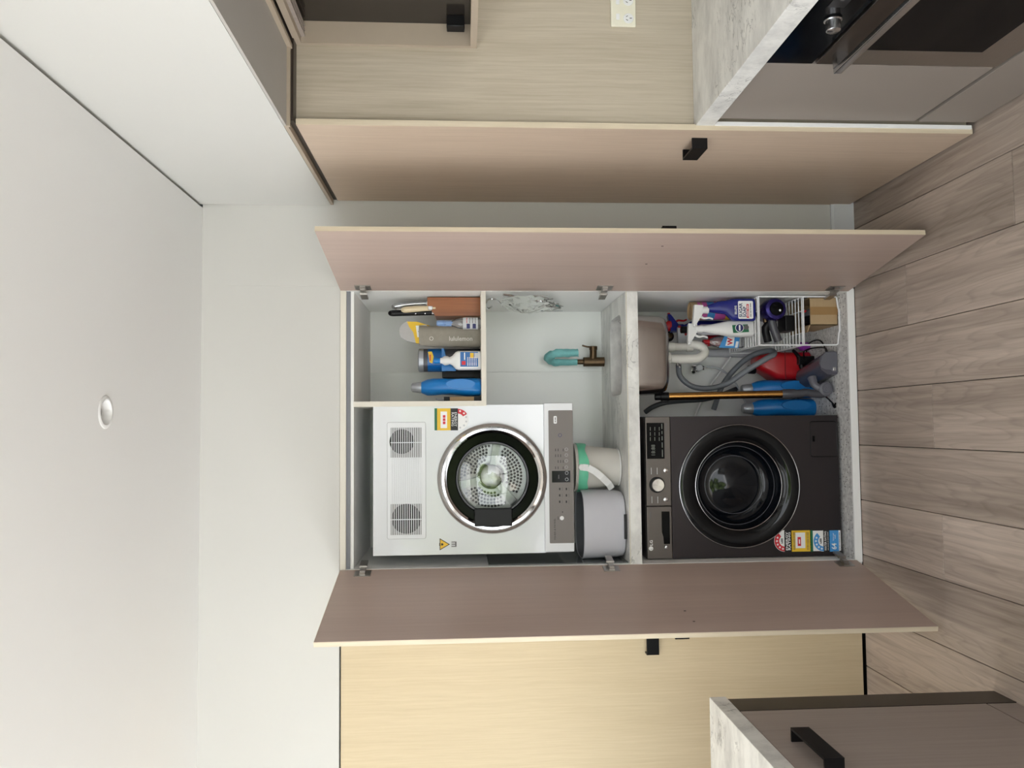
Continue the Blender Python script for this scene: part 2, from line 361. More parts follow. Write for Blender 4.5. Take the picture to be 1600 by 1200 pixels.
def struct(name, g, mt, label=None, parent=None):
    if parent: return part(name, g, mt, parent, label)
    me = mkmesh(name, g, Vector((0, 0, 0))); finish(me, mt, 40); o = bpy.data.objects.new(name, me); C.objects.link(o); ORG[o.name] = Vector((0, 0, 0))
    o['kind'] = 'structure'; o['category'] = name.split('_')[0]
    if label: o['label'] = label
    return o
XV, YV, ZV = Vector((1, 0, 0)), Vector((0, 1, 0)), Vector((0, 0, 1))
READ = {'FISHER & PAYKEL', 'ENERGY\nRATING', 'LG', '18:88', 'WATER RATING', '64', 'lululemon', 'SUGAR', 'SOAP', 'SELLEYS', 'W', 'litres per\nwash', 'L', 'E'}
def text(parent, s, c, mt, width=None, height=None, right=XV, up=ZV, out=-YV, name='lettering', d=.0004, bold=0.0):
    if s in READ: return letters(parent, s, c, mt, width, height, right, up, out, name, d, bold)
    # print too small to read in the photo: plain dashes of the same extent
    c = Vector(c); height = height or .006; width = width or height; rows = s.split('\n'); g = G(); rh = height/len(rows)
    for r, row in enumerate(rows):
        n = max(1, len(row)); x = -width/2; y = height/2-rh*(r+.5)
        for w in row.split(' '):
            L = width*len(w)/n
            if L > 0: g.obox(c+right*x+up*(y-rh*.3)+out*d*.4, right*L, up*rh*.6, out*d)
            x += L+width/n
    return part('print_line', g, mt, parent)
def letters(parent, s, c, mt, width=None, height=None, right=XV, up=ZV, out=-YV, name='lettering', d=.0004, bold=0.0):
    cu = bpy.data.curves.new('t', 'FONT'); cu.body = s; cu.align_x = 'CENTER'; cu.align_y = 'CENTER'; cu.resolution_u = 2; cu.offset = bold; cu.space_line = .8
    o = bpy.data.objects.new('t', cu); C.objects.link(o)
    dg = bpy.context.evaluated_depsgraph_get(); me = bpy.data.meshes.new_from_object(o.evaluated_get(dg))
    bpy.data.objects.remove(o); bpy.data.curves.remove(cu)
    xs = [v.co.x for v in me.vertices]; ys = [v.co.y for v in me.vertices]
    w = max(xs)-min(xs); h = max(ys)-min(ys); cx = (max(xs)+min(xs))/2; cy = (max(ys)+min(ys))/2
    kx = width/w if width else height/h; ky = height/h if height else kx
    c = Vector(c); org = ORG[parent.name]
    for v in me.vertices: v.co = c+right*((v.co.x-cx)*kx)+up*((v.co.y-cy)*ky)+out*d-org
    me.name = name; finish(me, mt, 40); ob = bpy.data.objects.new(name, me); C.objects.link(ob); ob.parent = parent; ORG[ob.name] = org
    return ob
def star(c, r, right, up): return [(c[0]+math.sin(i*math.pi/5)*(r if i % 2 == 0 else r*.42), c[1]+math.cos(i*math.pi/5)*(r if i % 2 == 0 else r*.42)) for i in range(10)]
def circ(c, r, n=24, a0=0, a1=2*math.pi): return [(c[0]+r*math.cos(a0+(a1-a0)*i/n), c[1]+r*math.sin(a0+(a1-a0)*i/n)) for i in range(n+(0 if a1-a0 > 6.28 else 1))]
def rrect(x0, x1, y0, y1, r, n=4):
    o = []
    for cx, cy, a in ((x1-r, y1-r, 0), (x0+r, y1-r, 90), (x0+r, y0+r, 180), (x1-r, y0+r, 270)):
        for i in range(n+1): t = math.radians(a+90*i/n); o.append((cx+r*math.cos(t), cy+r*math.sin(t)))
    return o
def upull(parent, c, along, out, L=.11, h=.05, st=.035, th=.006, name='handle'):   # flat U-shaped black pull
    c = Vector(c); along = Vector(along).normalized(); out = Vector(out).normalized(); g = G()
    z = ZV*h; o = c-along*(L/2)-ZV*(h/2)
    g.obox(o+out*(st-th), along*L, out*th, z)
    g.obox(o, along*th, out*(st-th), z); g.obox(o+along*(L-th), along*th, out*(st-th), z)
    return part(name, g, M_blk, parent, 'flat black U-shaped pull')

# ------------------------------------------------------------------ setting
F = 3.27
HC = 2.703
fl = struct('floor', G().box((-3.7, -3.75, -.05), (1.65, 3.9, -.012)), M_dark, 'grey brown oak board floor')
seams = [-.546+.2273*i for i in range(-14, 11)]
PL = 1.95
for i, x in enumerate(seams[:-1]):
    x1 = min(x+.2273, 1.65)
    y = {14: 2.701-PL, 15: 1.6, 16: 2.735-PL, 18: 2.875-PL, 19: 2.278-PL}.get(i, 1.62+.01*i)
    ys = [y+PL*q for q in range(-3, 4)]
    for a, b in zip(ys[:-1], ys[1:]):
        a = max(a, -3.7); b = min(b, 3.268)
        if b-a < .02: continue
        g = G().rbox((x+.0012, a+.0012, -.014), (x1-.0012, b-.0012, 0), .0016, 1)
        part('plank', g, M_floor, fl)
ceil_ = struct('ceiling', G().plate_hole((.052, 2.418, HC), XV, YV, ZV*.03, (-3.752, .841, -1.518, 1.482), lambda a: .0365).box((-3.7, .7, HC), (-1.9, .9, HC+.03)).box((-3.7, -2.75, HC), (-1.9, .9, HC+.03)).box((.4, -2.75, HC), (.893, .9, HC+.03)).box((-1.9, -2.75, HC), (.4, -1.6, HC+.03)).box((-1.9, .7, HC), (.4, .9, HC+.03)), M_ceil, 'white flat ceiling')
g = G()
for a, b, c, d in ((-3.75, -1.9, -2.78, 3.95), (.4, 1.7, -2.78, 3.95), (-1.9, .4, -2.78, -1.6), (-1.9, .4, .7, 3.95)): g.box((a, c, HC+.036), (b, d, HC+.08))
struct('wall_top', g, M_ceil, 'slab over the ceiling')
g = G()
for a, b, c, d in ((-1.92, -1.9, -1.62, .72), (.4, .42, -1.62, .72), (-1.9, .4, -1.62, -1.6), (-1.9, .4, .7, .72)): g.box((a, c, HC+.001), (b, d, HC+.4))
struct('trim_1', g, M_ceil, 'white well of the unseen skylight added behind the camera for daylight')  # well of the added skylight, out of view
wb = struct('wall_back', G().box((-3.7, F, 2.153), (.92, 3.95, HC)), M_wall, 'white wall above the cupboards')
struct('wall_nib', G().box((.575, F-.005, 0), (1.65, 3.95, 2.6)), M_wall, 'narrow white wall strip beside the pantry')
struct('baseboard_back', G().box((.576, F-.019, 0), (.935, F-.005, .085)).box((.576, F-.015, .085), (.935, F-.005, .097)), M_skirt, 'white skirting board at the foot of the narrow wall')
struct('wall_rear_shell', G().box((-3.75, 3.9, -.05), (1.7, 3.95, 2.75)), M_wall, 'wall behind the cupboards')
struct('wall_bulkhead', G().box((.907, -2.7, 2.19), (1.65, F-.006, HC+.03)), M_wall, 'white bulkhead over the bench')
struct('wall_right', G().box((1.62, -2.78, 0), (1.7, 3.9, 2.72)), M_wall, 'right kitchen wall')
def framed(name, o, ex, ez, w, h, x0, x1, z0, z1, lab, n):
    g = G(); o = Vector(o); t = ex.cross(ez)*.08
    for a, b, c, d in ((0, x0, 0, h), (x1, w, 0, h), (x0, x1, 0, z0), (x0, x1, z1, h)):
        if b-a > .001 and d-c > .001: g.obox(o+ex*a+ez*c, ex*(b-a), t, ez*(d-c))
    wl = struct(name, g, M_wall, lab)
    wd = struct('window_%d' % n, G().obox(o+ex*x0+ez*z0, ex*(x1-x0), t, ez*.05).obox(o+ex*x0+ez*(z1-.05), ex*(x1-x0), t, ez*.05), M_dgrey, 'dark framed opening to the garden')
    for k in range(4): part('frame_post', G().obox(o+ex*(x0+(x1-x0-.05)*k/3)+ez*z0, ex*.05, t, ez*(z1-z0)), M_dgrey, wd)
framed('wall_rear', (-3.7, -2.7, 0), XV, ZV, 5.35, 2.72, .4, 4.9, .0, 2.5, 'rear wall with the garden doors', 1)
framed('wall_left', (-3.7, 3.9, 0), -YV, ZV, 6.6, 2.72, .75, 6.3, .0, 2.5, 'left wall with the garden windows', 2)
terrace = struct('floor_bounce_terrace', G().box((-18, -18, -.2), (10, -3.75, -.06)).box((-18, -3.8, -.06), (-3.8, 12, -.2)), mat('pale_bounce_terrace', (206, 206, 206), .9, var=.08, scale=3), 'unseen pale paving added outside to bounce daylight in')  # unseen paving, added pale so daylight bounces up to the ceiling

# downlight
c = Vector((.052, 2.418, HC))
dl = thing('downlight', 'round white recessed downlight in the ceiling, switched off', 'downlight', c)
part('trim_ring', G().lathe([(.036, .0), (.038, -.003), (.046, -.003), (.049, -.0005), (.049, .0)], c, (0, 0, 1), 40, (False, False)), M_wplast, dl)
part('reflector', G().lathe([(.036, 0), (.03, .022), (.028, .028)], c-ZV*.002, (0, 0, 1), 40, (False, False)), M_wplast, dl)
part('lens', G().lathe([(.0285, 0), (.0285, .001)], c+ZV*.0235, (0, 0, 1), 32), mat('frosted_lens', (170, 168, 170), .5), dl)

# ------------------------------------------------------------------ laundry cupboard
XL, XR, YB = -.567, .556, 3.87
SLAB = .03
lc = thing('laundry_cupboard', 'tall open laundry cupboard with both doors swung wide', 'cupboard', ((XL+XR)/2, F, 0))
part('back_panel', G().box((XL, YB, SLAB), (XR, YB+.016, 2.1)), M_white, lc)
part('side_panel', G().box((XR, F+.004, SLAB), (XR+.018, YB+.016, 2.13)), M_white, lc)
part('side_panel', G().box((XL-.018, F+.004, SLAB), (XL, YB+.016, 2.13)), M_white, lc)
part('top_panel', G().box((XL, F+.02, 2.099), (XR, YB+.016, 2.112)), M_white, lc)
part('top_rail', G().box((XL-.018, F+.001, 2.128), (XR+.018, F+.025, 2.152)), M_cream, lc)
part('top_rail', G().box((XL, F+.012, 2.112), (XR, F+.03, 2.1285)), M_greyin, lc, 'recessed grey rail')
part('floor_slab', G().box((XL-.018, F+.004, .0), (XR+.018, YB, SLAB)), M_speck, lc, 'speckled grey slab base')
part('edge_bead', G().rbox((XL-.01, F-.006, .002), (XR+.012, F+.006, SLAB+.004), .003, 2), M_wht, lc, 'white bead along the slab')
part('splashback', G().box((XL, YB-.006, .979), (.2615, YB, 2.098)), M_greyint, lc, 'pale grey gloss panel')
part('splashback', G().box((.2625, YB-.006, .979), (XR, YB, 1.56)), M_greyint, lc, 'pale grey gloss panel')
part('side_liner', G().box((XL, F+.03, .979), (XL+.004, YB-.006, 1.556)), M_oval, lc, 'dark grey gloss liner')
part('shelf', G().box((.084, F+.006, 1.56), (XR, YB-.006, 1.58)), M_cream, lc)
part('divider', G().box((.084, F+.006, 1.58), (.105, YB-.006, 2.099)), M_cream, lc)

def open_door(A, B, n, hinges, hz, far, lab):
    A = Vector(A); B = Vector(B); d = (B-A); L = d.length; d.normalize(); n = Vector(n)
    z0, z1 = .028, 2.15
    dr = part('door', G().obox(A+n*.0012+ZV*z0, d*L, n*.0168, ZV*(z1-z0)), M_edge, lc, lab)
    part('inner_face', G().obox(A+ZV*(z0+.001), d*(L-.0012), n*.0012, ZV*(z1-z0-.002)), M_inner, dr, 'mauve brown inner face')
    upull(dr, A+d*(L-.11)+n*.018+ZV*hz, d, n, .11, .05, .035)
    for z in hinges:
        p = A+d*.045+ZV*z
        g = G().obox(p-d*.03-n*.003-ZV*.032, d*.05, n*.0032, ZV*.064)
        g.obox(p-d*.03-n*.012-ZV*.011, d*.042, n*.010, ZV*.022)
        q = p-d*.045-n*.018
        g.obox(q-ZV*.01, d*.05, n*.006, ZV*.02).obox(q-d*.04-n*.006-ZV*.014, d*.055, n*.009, ZV*.028)
        g.cyl(q+d*.012-ZV*.016, q+d*.012+ZV*.016, .004, seg=10)
        part('hinge', g, M_steel, dr)
    for a, z in far:
        p = A+d*a+ZV*z
        part('screw', G().obox(p-d*.003-n*.0006-ZV*.004, d*.004, n*.0008, ZV*.008), M_ink, dr)
    return dr
open_door((.556, 3.262, 0), (.659, 2.690, 0), (.9842, .1772, 0), (2.055, 1.075, .105), .925, ((.30, .96), (.47, .94)), 'open door nearer the pantry')
open_door((-.567, 3.262, 0), (-.701, 2.700, 0), (-.9727, .2319, 0), (2.055, 1.065, .10), .905, ((.42, .87), (.5, .86)), 'open door nearer the pale oak cupboard')

# left tall cupboard, closed
tc = thing('tall_cupboard', 'closed pale yellow oak cupboard with a black pull beside the open laundry doors', 'cupboard', (-1.1, F, 0))
part('carcass', G().box((-3.0, F+.02, .02), (XL-.022, 3.885, 2.148)), M_cream, tc)
part('plinth', G().box((-3.0, F+.03, 0), (XL-.022, F+.05, .03)), M_dark, tc)
for k, (a, b) in enumerate(((-1.42, -.592), (-2.25, -1.424))):
    dr = part('door', G().rbox((a, F, .012), (b, F+.018, 2.146), .0015, 1), M_oak, tc)
    if k == 0: upull(dr, (-.865, F, .898), XV, -YV, .12, .05, .035)

# pantry on the right
pc = thing('pantry_cabinet', 'tall oak pantry cabinet between the kitchen bench and the back wall', 'cabinet', (1.2, 2.85, 0))
PY = 2.457
part('side_panel', G().box((.946, PY, .02), (1.6, PY+.018, 2.165)), M_oakp, pc, 'oak side panel facing the room, its shade put into the beige tone')
part('carcass', G().box((.95, PY+.018, .02), (1.6, 3.262, 2.165)), M_cream, pc)
part('filler_strip', G().box((.94, PY-.028, .02), (.952, PY+.004, .86)), M_wht, pc, 'pale filler strip')
dr = part('door', G().rbox((.926, PY-.022, .014), (.944, 3.262, 2.162), .0015, 1), M_oakd, pc)
part('edge_band', G().box((.9262, PY-.0232, .015), (.9438, PY-.0218, 2.161)), M_edge, dr)
upull(dr, (.926, 2.56, .887), YV, -XV, .115, .05, .035)
# bulkhead lining with dark strips drawn for the shadow gap
hl = thing('bulkhead_lining', 'grey panel lining the underside of the bulkhead above the bench', 'panel', (1.03, 1.5, 2.17))
part('panel', G().box((.9085, -1.0, 2.182), (1.152, 2.40, 2.1895)), M_greyp, hl)
part('edge_trim', G().box((1.152, -1.0, 2.168), (1.165, 2.413, 2.1895)), M_beige, hl)
part('edge_trim', G().box((.9085, 2.40, 2.172), (1.152, 2.413, 2.1895)), M_beige, hl)
part('gap_shade_strip', G().box((.93, 2.413, 2.1645), (1.6, 3.262, 2.1898)), M_bronzepanel, hl, 'dark strip standing in for the shade of a gap')  # solid dark strip paints the shade of an open gap
part('gap_shade_strip', G().box((1.165, -1.0, 2.172), (1.2, 2.413, 2.1898)), M_bronzepanel, hl, 'dark strip standing in for the shade of a gap')
part('drip_edge', G().box((.9085, 2.413, 2.178), (.93, 3.262, 2.1895)), M_beige, hl)
# upper glass cabinet
uc = thing('wall_cabinet', 'overhead cabinet with smoked glass door above the power outlet', 'cabinet', (1.4, 1.6, 1.607))
cx0, cy1, cz0, cz1 = 1.185, PY-.001, 1.607, 2.168
part('bottom_panel', G().box((cx0, .6, cz0), (1.6, cy1, cz0+.02)), M_beige, uc)
part('top_panel', G().box((cx0, .6, cz1-.02), (1.6, cy1, cz1)), M_beige, uc)
part('side_panel', G().box((cx0, cy1-.014, cz0+.02), (1.6, cy1, cz1-.02)), M_beige, uc)
part('side_panel', G().box((cx0, .6, cz0+.02), (1.6, .62, cz1-.02)), M_beige, uc)
gd = part('glass_door', G().box((cx0+.07, .62, cz0+.02), (cx0+.076, cy1-.014, cz1-.02)), M_glassblk, uc, 'smoked glass door')
for k in range(3): part('rail', G().box((cx0+.02+k*.016, .62, cz1-.032), (cx0+.026+k*.016, cy1-.014, cz1-.02)), M_taupew, uc)
part('knob', G().rbox((cx0+.035, 2.385, 1.645), (cx0+.07, 2.425, 1.70), .002, 1), M_blk, gd, 'square black knob')

# bench on the right, with base cabinet and oven
kb = single('kitchen_worktop', G().rbox((.94, .5, .861), (1.62, PY-.001, .92), .003, 2), M_marble, 'pale marble bench top above the oven', 'worktop')
bc = thing('base_cabinet', 'taupe base cabinet between the oven and the pantry', 'cabinet', (1.2, 2.25, 0))
part('carcass', G().box((.985, 2.032, .0), (1.6, PY-.03, .86)), M_dark, bc)
part('door', G().rbox((.96, 2.042, .212), (.98, PY-.03, .858), .003, 2), M_taupe, bc)
part('drawer', G().rbox((.96, .52, .012), (.98, PY-.03, .198), .003, 2), M_taupe, bc)
ov = thing('oven', 'built-in steel and black glass oven under the marble bench', 'oven', (1.2, 1.72, .2))
part('body', G().box((.985, 1.44, .2), (1.58, 2.03, .858)), M_dark, ov)
cp = part('control_panel', G().rbox((.957, 1.44, .722), (.985, 2.034, .858), .003, 2), M_blkg, ov)
part('display', G().box((.9555, 1.64, .775), (.958, 1.745, .815)), M_ink, cp)
kn = part('knob', G().lathe([(.019, 0), (.021, .004), (.0175, .006), (.0165, .028), (.014, .03)], (.957, 1.80, .776), (-1, 0, 0), 32), M_alu, cp)
text(cp, '10:10', (.9552, 1.69, .795), M_gink, .05, .014, -YV, ZV, -XV)
od = part('door', G().rbox((.957, 1.44, .212), (.985, 2.034, .714), .003, 2), M_steel, ov)
part('window', G().rbox((.9545, 1.50, .31), (.9575, 1.945, .648), .001, 1), M_blkg, od, 'black glass window')
part('top_band', G().box((.956, 1.445, .652), (.9575, 2.03, .712)), M_bronzepanel, od)
hb = part('handle', G().rbox((.908, 1.45, .668), (.922, 1.985, .69), .003, 2), M_alu, od)
part('bracket', G().box((.92, 1.955, .664), (.957, 1.98, .692)), M_alu, hb)
po = thing('power_outlet', 'cream double power outlet on the oak panel above the bench', 'outlet', (1.32, PY, 1.1))
a, b = at(954, 43, PY), at(993, 43, PY)
px0 = (a.x+b.x)/2; zt, zb = a.z, b.z
pl = part('plate', G().rbox((px0, PY-.008, zb), (px0+.116, PY, zt), .003, 2), mat('cream_plastic', (232, 228, 208), .4), po)
for k, xx in enumerate((.028, .086)):
    so = part('socket', G().lathe([(.0165, 0), (.0155, .0015)], (px0+xx-.002, PY-.008, zb+.024), (0, -1, 0), 28), M_wplast, pl)
    cc = Vector((px0+xx-.002, PY-.0097, zb+.024))
    for dx, dz, an in ((-.006, .005, .5), (.006, .005, -.5), (0, -.007, 0)):
        e = Vector((math.sin(an), 0, math.cos(an)))
        part('pin_slot', G().obox(cc+XV*dx+ZV*dz-e*.0035-XV*.001, e*.007, XV*.002, -YV*.0003), M_ink, so)
    part('switch', G().rbox((px0+xx-.012+(.004 if k == 0 else -.004), PY-.011, zb+.052), (px0+xx+.008+(.004 if k == 0 else -.004), PY-.008, zb+.064), .0015, 2), M_wplast, pl)

# island on the left
isl = thing('island_cabinet', 'taupe wood island cabinet with a dark bronze end post', 'cabinet', (-1.5, 1.6, 0))
part('carcass', G().box((-2.3, .7, 0), (-.862, 2.452, .852)), M_dark, isl)
part('end_post', G().box((-2.3, 2.358, 0), (-.842, 2.46, .852)), M_bronzepanel, isl, 'dark bronze end panel')
for k, (a, b) in enumerate(((1.70, 2.354), (1.04, 1.697))):
    dr = part('door', G().rbox((-.862, a, .098), (-.842, b, .85), .0015, 1), M_taupew, isl)
    upull(dr, (-.842, b-.33, .768), YV, XV, .2, .05, .036)
part('kickboard', G().box((-.862, .7, .004), (-.843, 2.354, .093)), M_taupew, isl)
single('island_worktop', G().rbox((-2.35, .65, .853), (-.838, 2.472, .905), .003, 2), M_marble, 'pale marble island top beside the pale yellow oak cupboard', 'worktop')

# ------------------------------------------------------------------ laundry bench, sink, tap
CT, CB = .979, .928
sx0, sx1, sy0, sy1 = .131, .478, 3.372, 3.628
sc_ = Vector(((sx0+sx1)/2, (sy0+sy1)/2, 0)); srx, sry = (sx1-sx0)/2, (sy1-sy0)/2
def hole(a, n=7):
    c, d = abs(math.cos(a)), abs(math.sin(a)); return ((c/srx)**n+(d/sry)**n)**(-1/n)
lw = single('laundry_worktop', G().plate_hole((sc_.x, sc_.y, CB), XV, YV, ZV*(CT-CB), (XL-sc_.x+.001, XR-sc_.x-.001, F+.002-sc_.y, YB-.006-sc_.y), hole, 96), M_marble, 'pale marble laundry bench spanning the cupboard over the washer', 'worktop', (0, F, CB))
part('edge_strip', G().box((XL+.001, F-.0005, CT-.004), (XR-.001, F+.0015, CT-.002)), mat('cream_sealant', (204, 196, 170), .5), lw)
sk = thing('laundry_sink', 'undermount stainless steel sink set into the marble laundry bench', 'sink', (sc_.x, sc_.y, .76))
part('bowl', G().loft([(CB, srx+.022, sry+.022, 0, 0, 7), (CB-.002, srx+.002, sry+.002, 0, 0, 7), (.80, srx-.004, sry-.004, 0, 0, 6), (.776, srx-.014, sry-.014, 0, 0, 5), (.764, srx-.036, sry-.036, 0, 0, 4.5), (.762, .04, .04)], (sc_.x, sc_.y, 0), 64, (False, False)), M_sinkm, sk)
part('waste', G().lathe([(.041, 0), (.03, -.004), (.012, -.004)], (sc_.x, sc_.y, .7635), (0, 0, 1), 32, (False, True)), M_chrome, sk)

tb = Vector((.305, 3.80, CT))
tp = thing('mixer_tap', 'aged bronze gooseneck mixer tap behind the laundry sink', 'tap', tb)
part('body', G().lathe([(.024, 0), (.0225, .002), (.0225, .098), (.02, .1)], tb, (0, 0, 1), 32), M_brz, tp)
lv = part('lever_body', G().lathe([(.017, 0), (.017, .045), (.0195, .046), (.0195, .062), (.017, .064)], tb+Vector((.012, 0, .052)), (1, -.15, 0), 28), M_brz, tp)
part('lever', G().tube([tb+Vector((.07, -.01, .06)), tb+Vector((.072, -.012, .085)), tb+Vector((.078, -.013, .106))], .0042, 8, 3), M_brz, lv)
A0 = tb+ZV*.095
neck = [A0, A0+ZV*.06, A0+ZV*.13]
hd = Vector((.30, -.95, 0)).normalized()
for k in range(1, 9): a = math.pi*k/8; neck.append(A0+ZV*(.13+.05*math.sin(a))+hd*(.055*(1-math.cos(a))))
neck.append(neck[-1]-ZV*.05)
part('gooseneck', G().tube(neck, .0125, 14, 3), M_brz, tp)
def cloth(path, r0, seg=22, sub=5):
    p, r = catmull([Vector(q) for q in path], r0, sub, False); g = G(); n = len(p); v = []; f = []; prev = None
    for i, q in enumerate(p):
        t = (p[min(i+1, n-1)]-p[max(i-1, 0)]).normalized(); u = t.orthogonal().normalized() if prev is None else (prev-t*prev.dot(t)).normalized(); prev = u; w = t.cross(u)
        for k in range(seg):
            a = 2*math.pi*k/seg; e = u*math.cos(a)+w*math.sin(a)
            v.append(q+e*(r[i]*(1+.28*noise.noise((q+e*.02)*45)+.08*math.sin(3*a+i*.3))))
    for i in range(n-1):
        for k in range(seg): f.append((i*seg+k, i*seg+(k+1) % seg, (i+1)*seg+(k+1) % seg, (i+1)*seg+k))
    return g.add(v, f)
single('cloth', cloth([A0+ZV*.035]+neck[2:]+[neck[-1]-ZV*.035+XV*.003], [.015]+[.018]*3+[.019]*7+[.018, .02]), M_teal, 'damp teal cloth draped over the bronze tap neck', 'cloth')

# ------------------------------------------------------------------ dryer, hung upside down
YD = 3.285
dp = lambda px, py, dy=0: at(px, py, YD+dy)
DX0, DX1, DZ0, DZ1 = -.517, .088, 1.205, 2.021
dc = dp(769.5, 747); DR = .224
dry = thing('clothes_dryer', 'white wall-hung clothes dryer mounted upside down above the laundry bench', 'dryer', ((DX0+DX1)/2, YD, DZ0))
part('front_panel', G().plate_hole((dc.x, YD, dc.z), XV, ZV, YV*.012, (DX0-dc.x, DX1-dc.x, 1.322-dc.z, DZ1-dc.z), lambda a: .19, 72), M_appl, dry)
g = G()
g.box((DX0, YD+.012, 1.21), (DX0+.01, YB-.01, DZ1)).box((DX1-.01, YD+.012, 1.21), (DX1, YB-.01, DZ1)).box((DX0+.01, YD+.012, DZ1-.01), (DX1-.01, YB-.01, DZ1)).box((DX0+.01, YD+.012, 1.21), (DX1-.01, YB-.01, 1.22)).box((DX0+.01, YB-.02, 1.22), (DX1-.01, YB-.01, DZ1-.01))
part('body', g, M_appl, dry)
hs = part('control_housing', G().rbox((DX0+.004, YD-.012, DZ0), (DX1+.006, YD+.03, 1.326), .005, 2), M_appl2, dry)
a, b = dp(859, 849, -.012), dp(894.5, 641, -.012)
cp = part('control_panel', G().prism(rrect(a.x, b.x, b.z, a.z, .004), (0, YD-.012, 0), XV, ZV, -YV*.0012), M_panelg, hs)
hp = lambda px, py: dp(px, py, -.0135)
a, b = hp(862.5, 754), hp(891, 735.5)
part('display', G().box((a.x, YD-.0138, b.z), (b.x, YD-.013, a.z)), M_blkg, cp)
part('power_button', G().lathe([(.0085, 0), (.008, .002)], hp(878, 809.5), (0, -1, 0), 24), M_wplast, cp)
part('sensor_badge', G().lathe([(.0075, 0), (.0075, .0004), (.006, .0004), (.006, 0)], hp(875, 680), (0, -1, 0), 24, (False, False)), M_navy, cp)
a, b = hp(865, 662), hp(870, 650)
part('white_badge', G().prism(rrect(a.x, b.x, b.z, a.z, .004), (0, YD-.0133, 0), XV, ZV, -YV*.0006), M_wht, cp)
text(cp, 'FISHER & PAYKEL', hp(867, 826.5), M_ink, .086, .0066)
text(cp, 'dry sense', hp(867.6, 656), M_gink, .02, .005, d=.0012)
for y in (702, 711, 720, 730):
    part('option_ring', G().lathe([(.0062, 0), (.0062, .0003), (.0054, .0003), (.0054, 0)], hp(885, y), (0, -1, 0), 20, (False, False)), M_lgrey, cp)
    for k, xx in enumerate((868, 872, 876, 880)):
        if (y*7+k) % 4: text(cp, ('on', 'eco', 'low', 'high')[k], hp(xx, y+1), M_ink, .011, .0042)
for y, tx in ((739, 'o'), (749, 'o')):
    part('touch_ring', G().lathe([(.0068, 0), (.0068, .0004), (.0056, .0004), (.0056, 0)], hp(885.5, y)-YV*.0006, (0, -1, 0), 20, (False, False)), M_lgrey, cp)
text(cp, '1:30', hp(873, 745), M_gink, .016, .007, d=.0012)
for i, y in enumerate((764, 774, 784)):
    for j, xx in enumerate((874.5, 885)):
        text(cp, ('O', 'H', 'U', 'C', 'P', 'V')[i*2+j], hp(xx, y), M_ink, None, .009)
        text(cp, 'cycle', hp(xx+4, y), M_gink, .015, .003)
text(cp, 'power', hp(872, 809.5), M_ink, .014, .003)
text(cp, 'i', hp(879, 800), M_ink, None, .005)
# vent panel
a, b = dp(605.5, 842), dp(664.5, 660)
vp = part('vent_panel', G().prism(rrect(a.x, b.x, b.z, a.z, .006), (0, YD, 0), XV, ZV, -YV*.0022), M_appl2, dry)
part('vent_outline', G().tube([Vector((q[0], YD-.0002, q[1])) for q in rrect(a.x-.001, b.x+.001, b.z-.001, a.z+.001, .007)], .0013, 5, 1, True), M_lgrey, vp)
for (y0, y1, fy, fx, fr) in ((836, 787, 810.5, 635, .06), (715, 668, 690, 628, .05)):
    a, b = dp(610.5, y0), dp(658.5, y1); cz = (a.z+b.z)/2
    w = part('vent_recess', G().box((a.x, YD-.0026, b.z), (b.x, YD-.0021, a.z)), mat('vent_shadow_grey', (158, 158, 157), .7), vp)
    cc = dp(fx, fy)
    part('fan_disc', G().lathe([(fr, 0), (fr*.98, .0012), (fr*.3, .0012), (fr*.28, .002), (0.001, .002)], (cc.x, YD-.0026, cc.z), (0, -1, 0), 36), M_ink, w)
    part('cross_bar', G().box(((a.x+b.x)/2-.0015, YD-.0085, b.z), ((a.x+b.x)/2+.0015, YD-.0045, a.z)), M_appl2, vp)
a, b = dp(611, 836), dp(658, 668)
for k in range(14):
    z = b.z+(a.z-b.z)*(k+.5)/14
    part('slat', G().box((a.x, YD-.0075, z-.0014), (b.x, YD-.0022, z+.0014)), M_appl2, vp)
part('vent_divider', G().box((dp(640, 787).x, YD-.004, b.z-.002), (dp(640, 716).x, YD-.0022, a.z+.002)), M_appl2, vp)
# door
dd = part('door', G().lathe([(DR, .0), (DR, .010), (DR-.006, .018), (DR-.013, .02)], (dc.x, YD, dc.z), (0, -1, 0), 72, (False, False)), M_steel, dry)
part('chrome_ring', G().lathe([(DR-.013, .02), (DR-.018, .026), (DR-.028, .027), (DR-.037, .018)], (dc.x, YD, dc.z), (0, -1, 0), 72, (False, False)), M_chrome, dd)
part('black_ring', G().lathe([(DR-.037, .018), (DR-.04, .012), (.152, .010), (.148, .002)], (dc.x, YD, dc.z), (0, -1, 0), 72, (False, False)), M_blkg, dd)
part('inner_rim', G().lathe([(.1495, .004), (.1475, .009), (.142, .009), (.139, -.01)], (dc.x, YD, dc.z), (0, -1, 0), 72, (False, False)), M_dgrey, dd)
part('glass', G().lathe([(.139, .0), (.11, .006), (.06, .011), (.002, .013)], (dc.x, YD+.01, dc.z), (0, -1, 0), 64, (False, True)), M_glass, dd, 'clear convex door glass')
a, b = dp(741, 822), dp(800, 795)
part('door_grip', G().rbox((a.x, YD-.03, b.z), (b.x+.006, YD-.002, a.z), .006, 2), M_blk, dd, 'black door grip')
DK = .13
M_drum = mat('drum_steel', (132, 132, 127), .28, 1, var=.08)
dm = part('drum', G().lathe([(.139, -.0), (.185, -.03), (.185, -DK), (.16, -DK-.012), (.001, -DK-.02)], (dc.x, YD, dc.z), (0, -1, 0), 64, (False, True)), M_drum, dry, 'steel drum')
g = G(); sp = (math.radians(106), math.radians(220), math.radians(350))
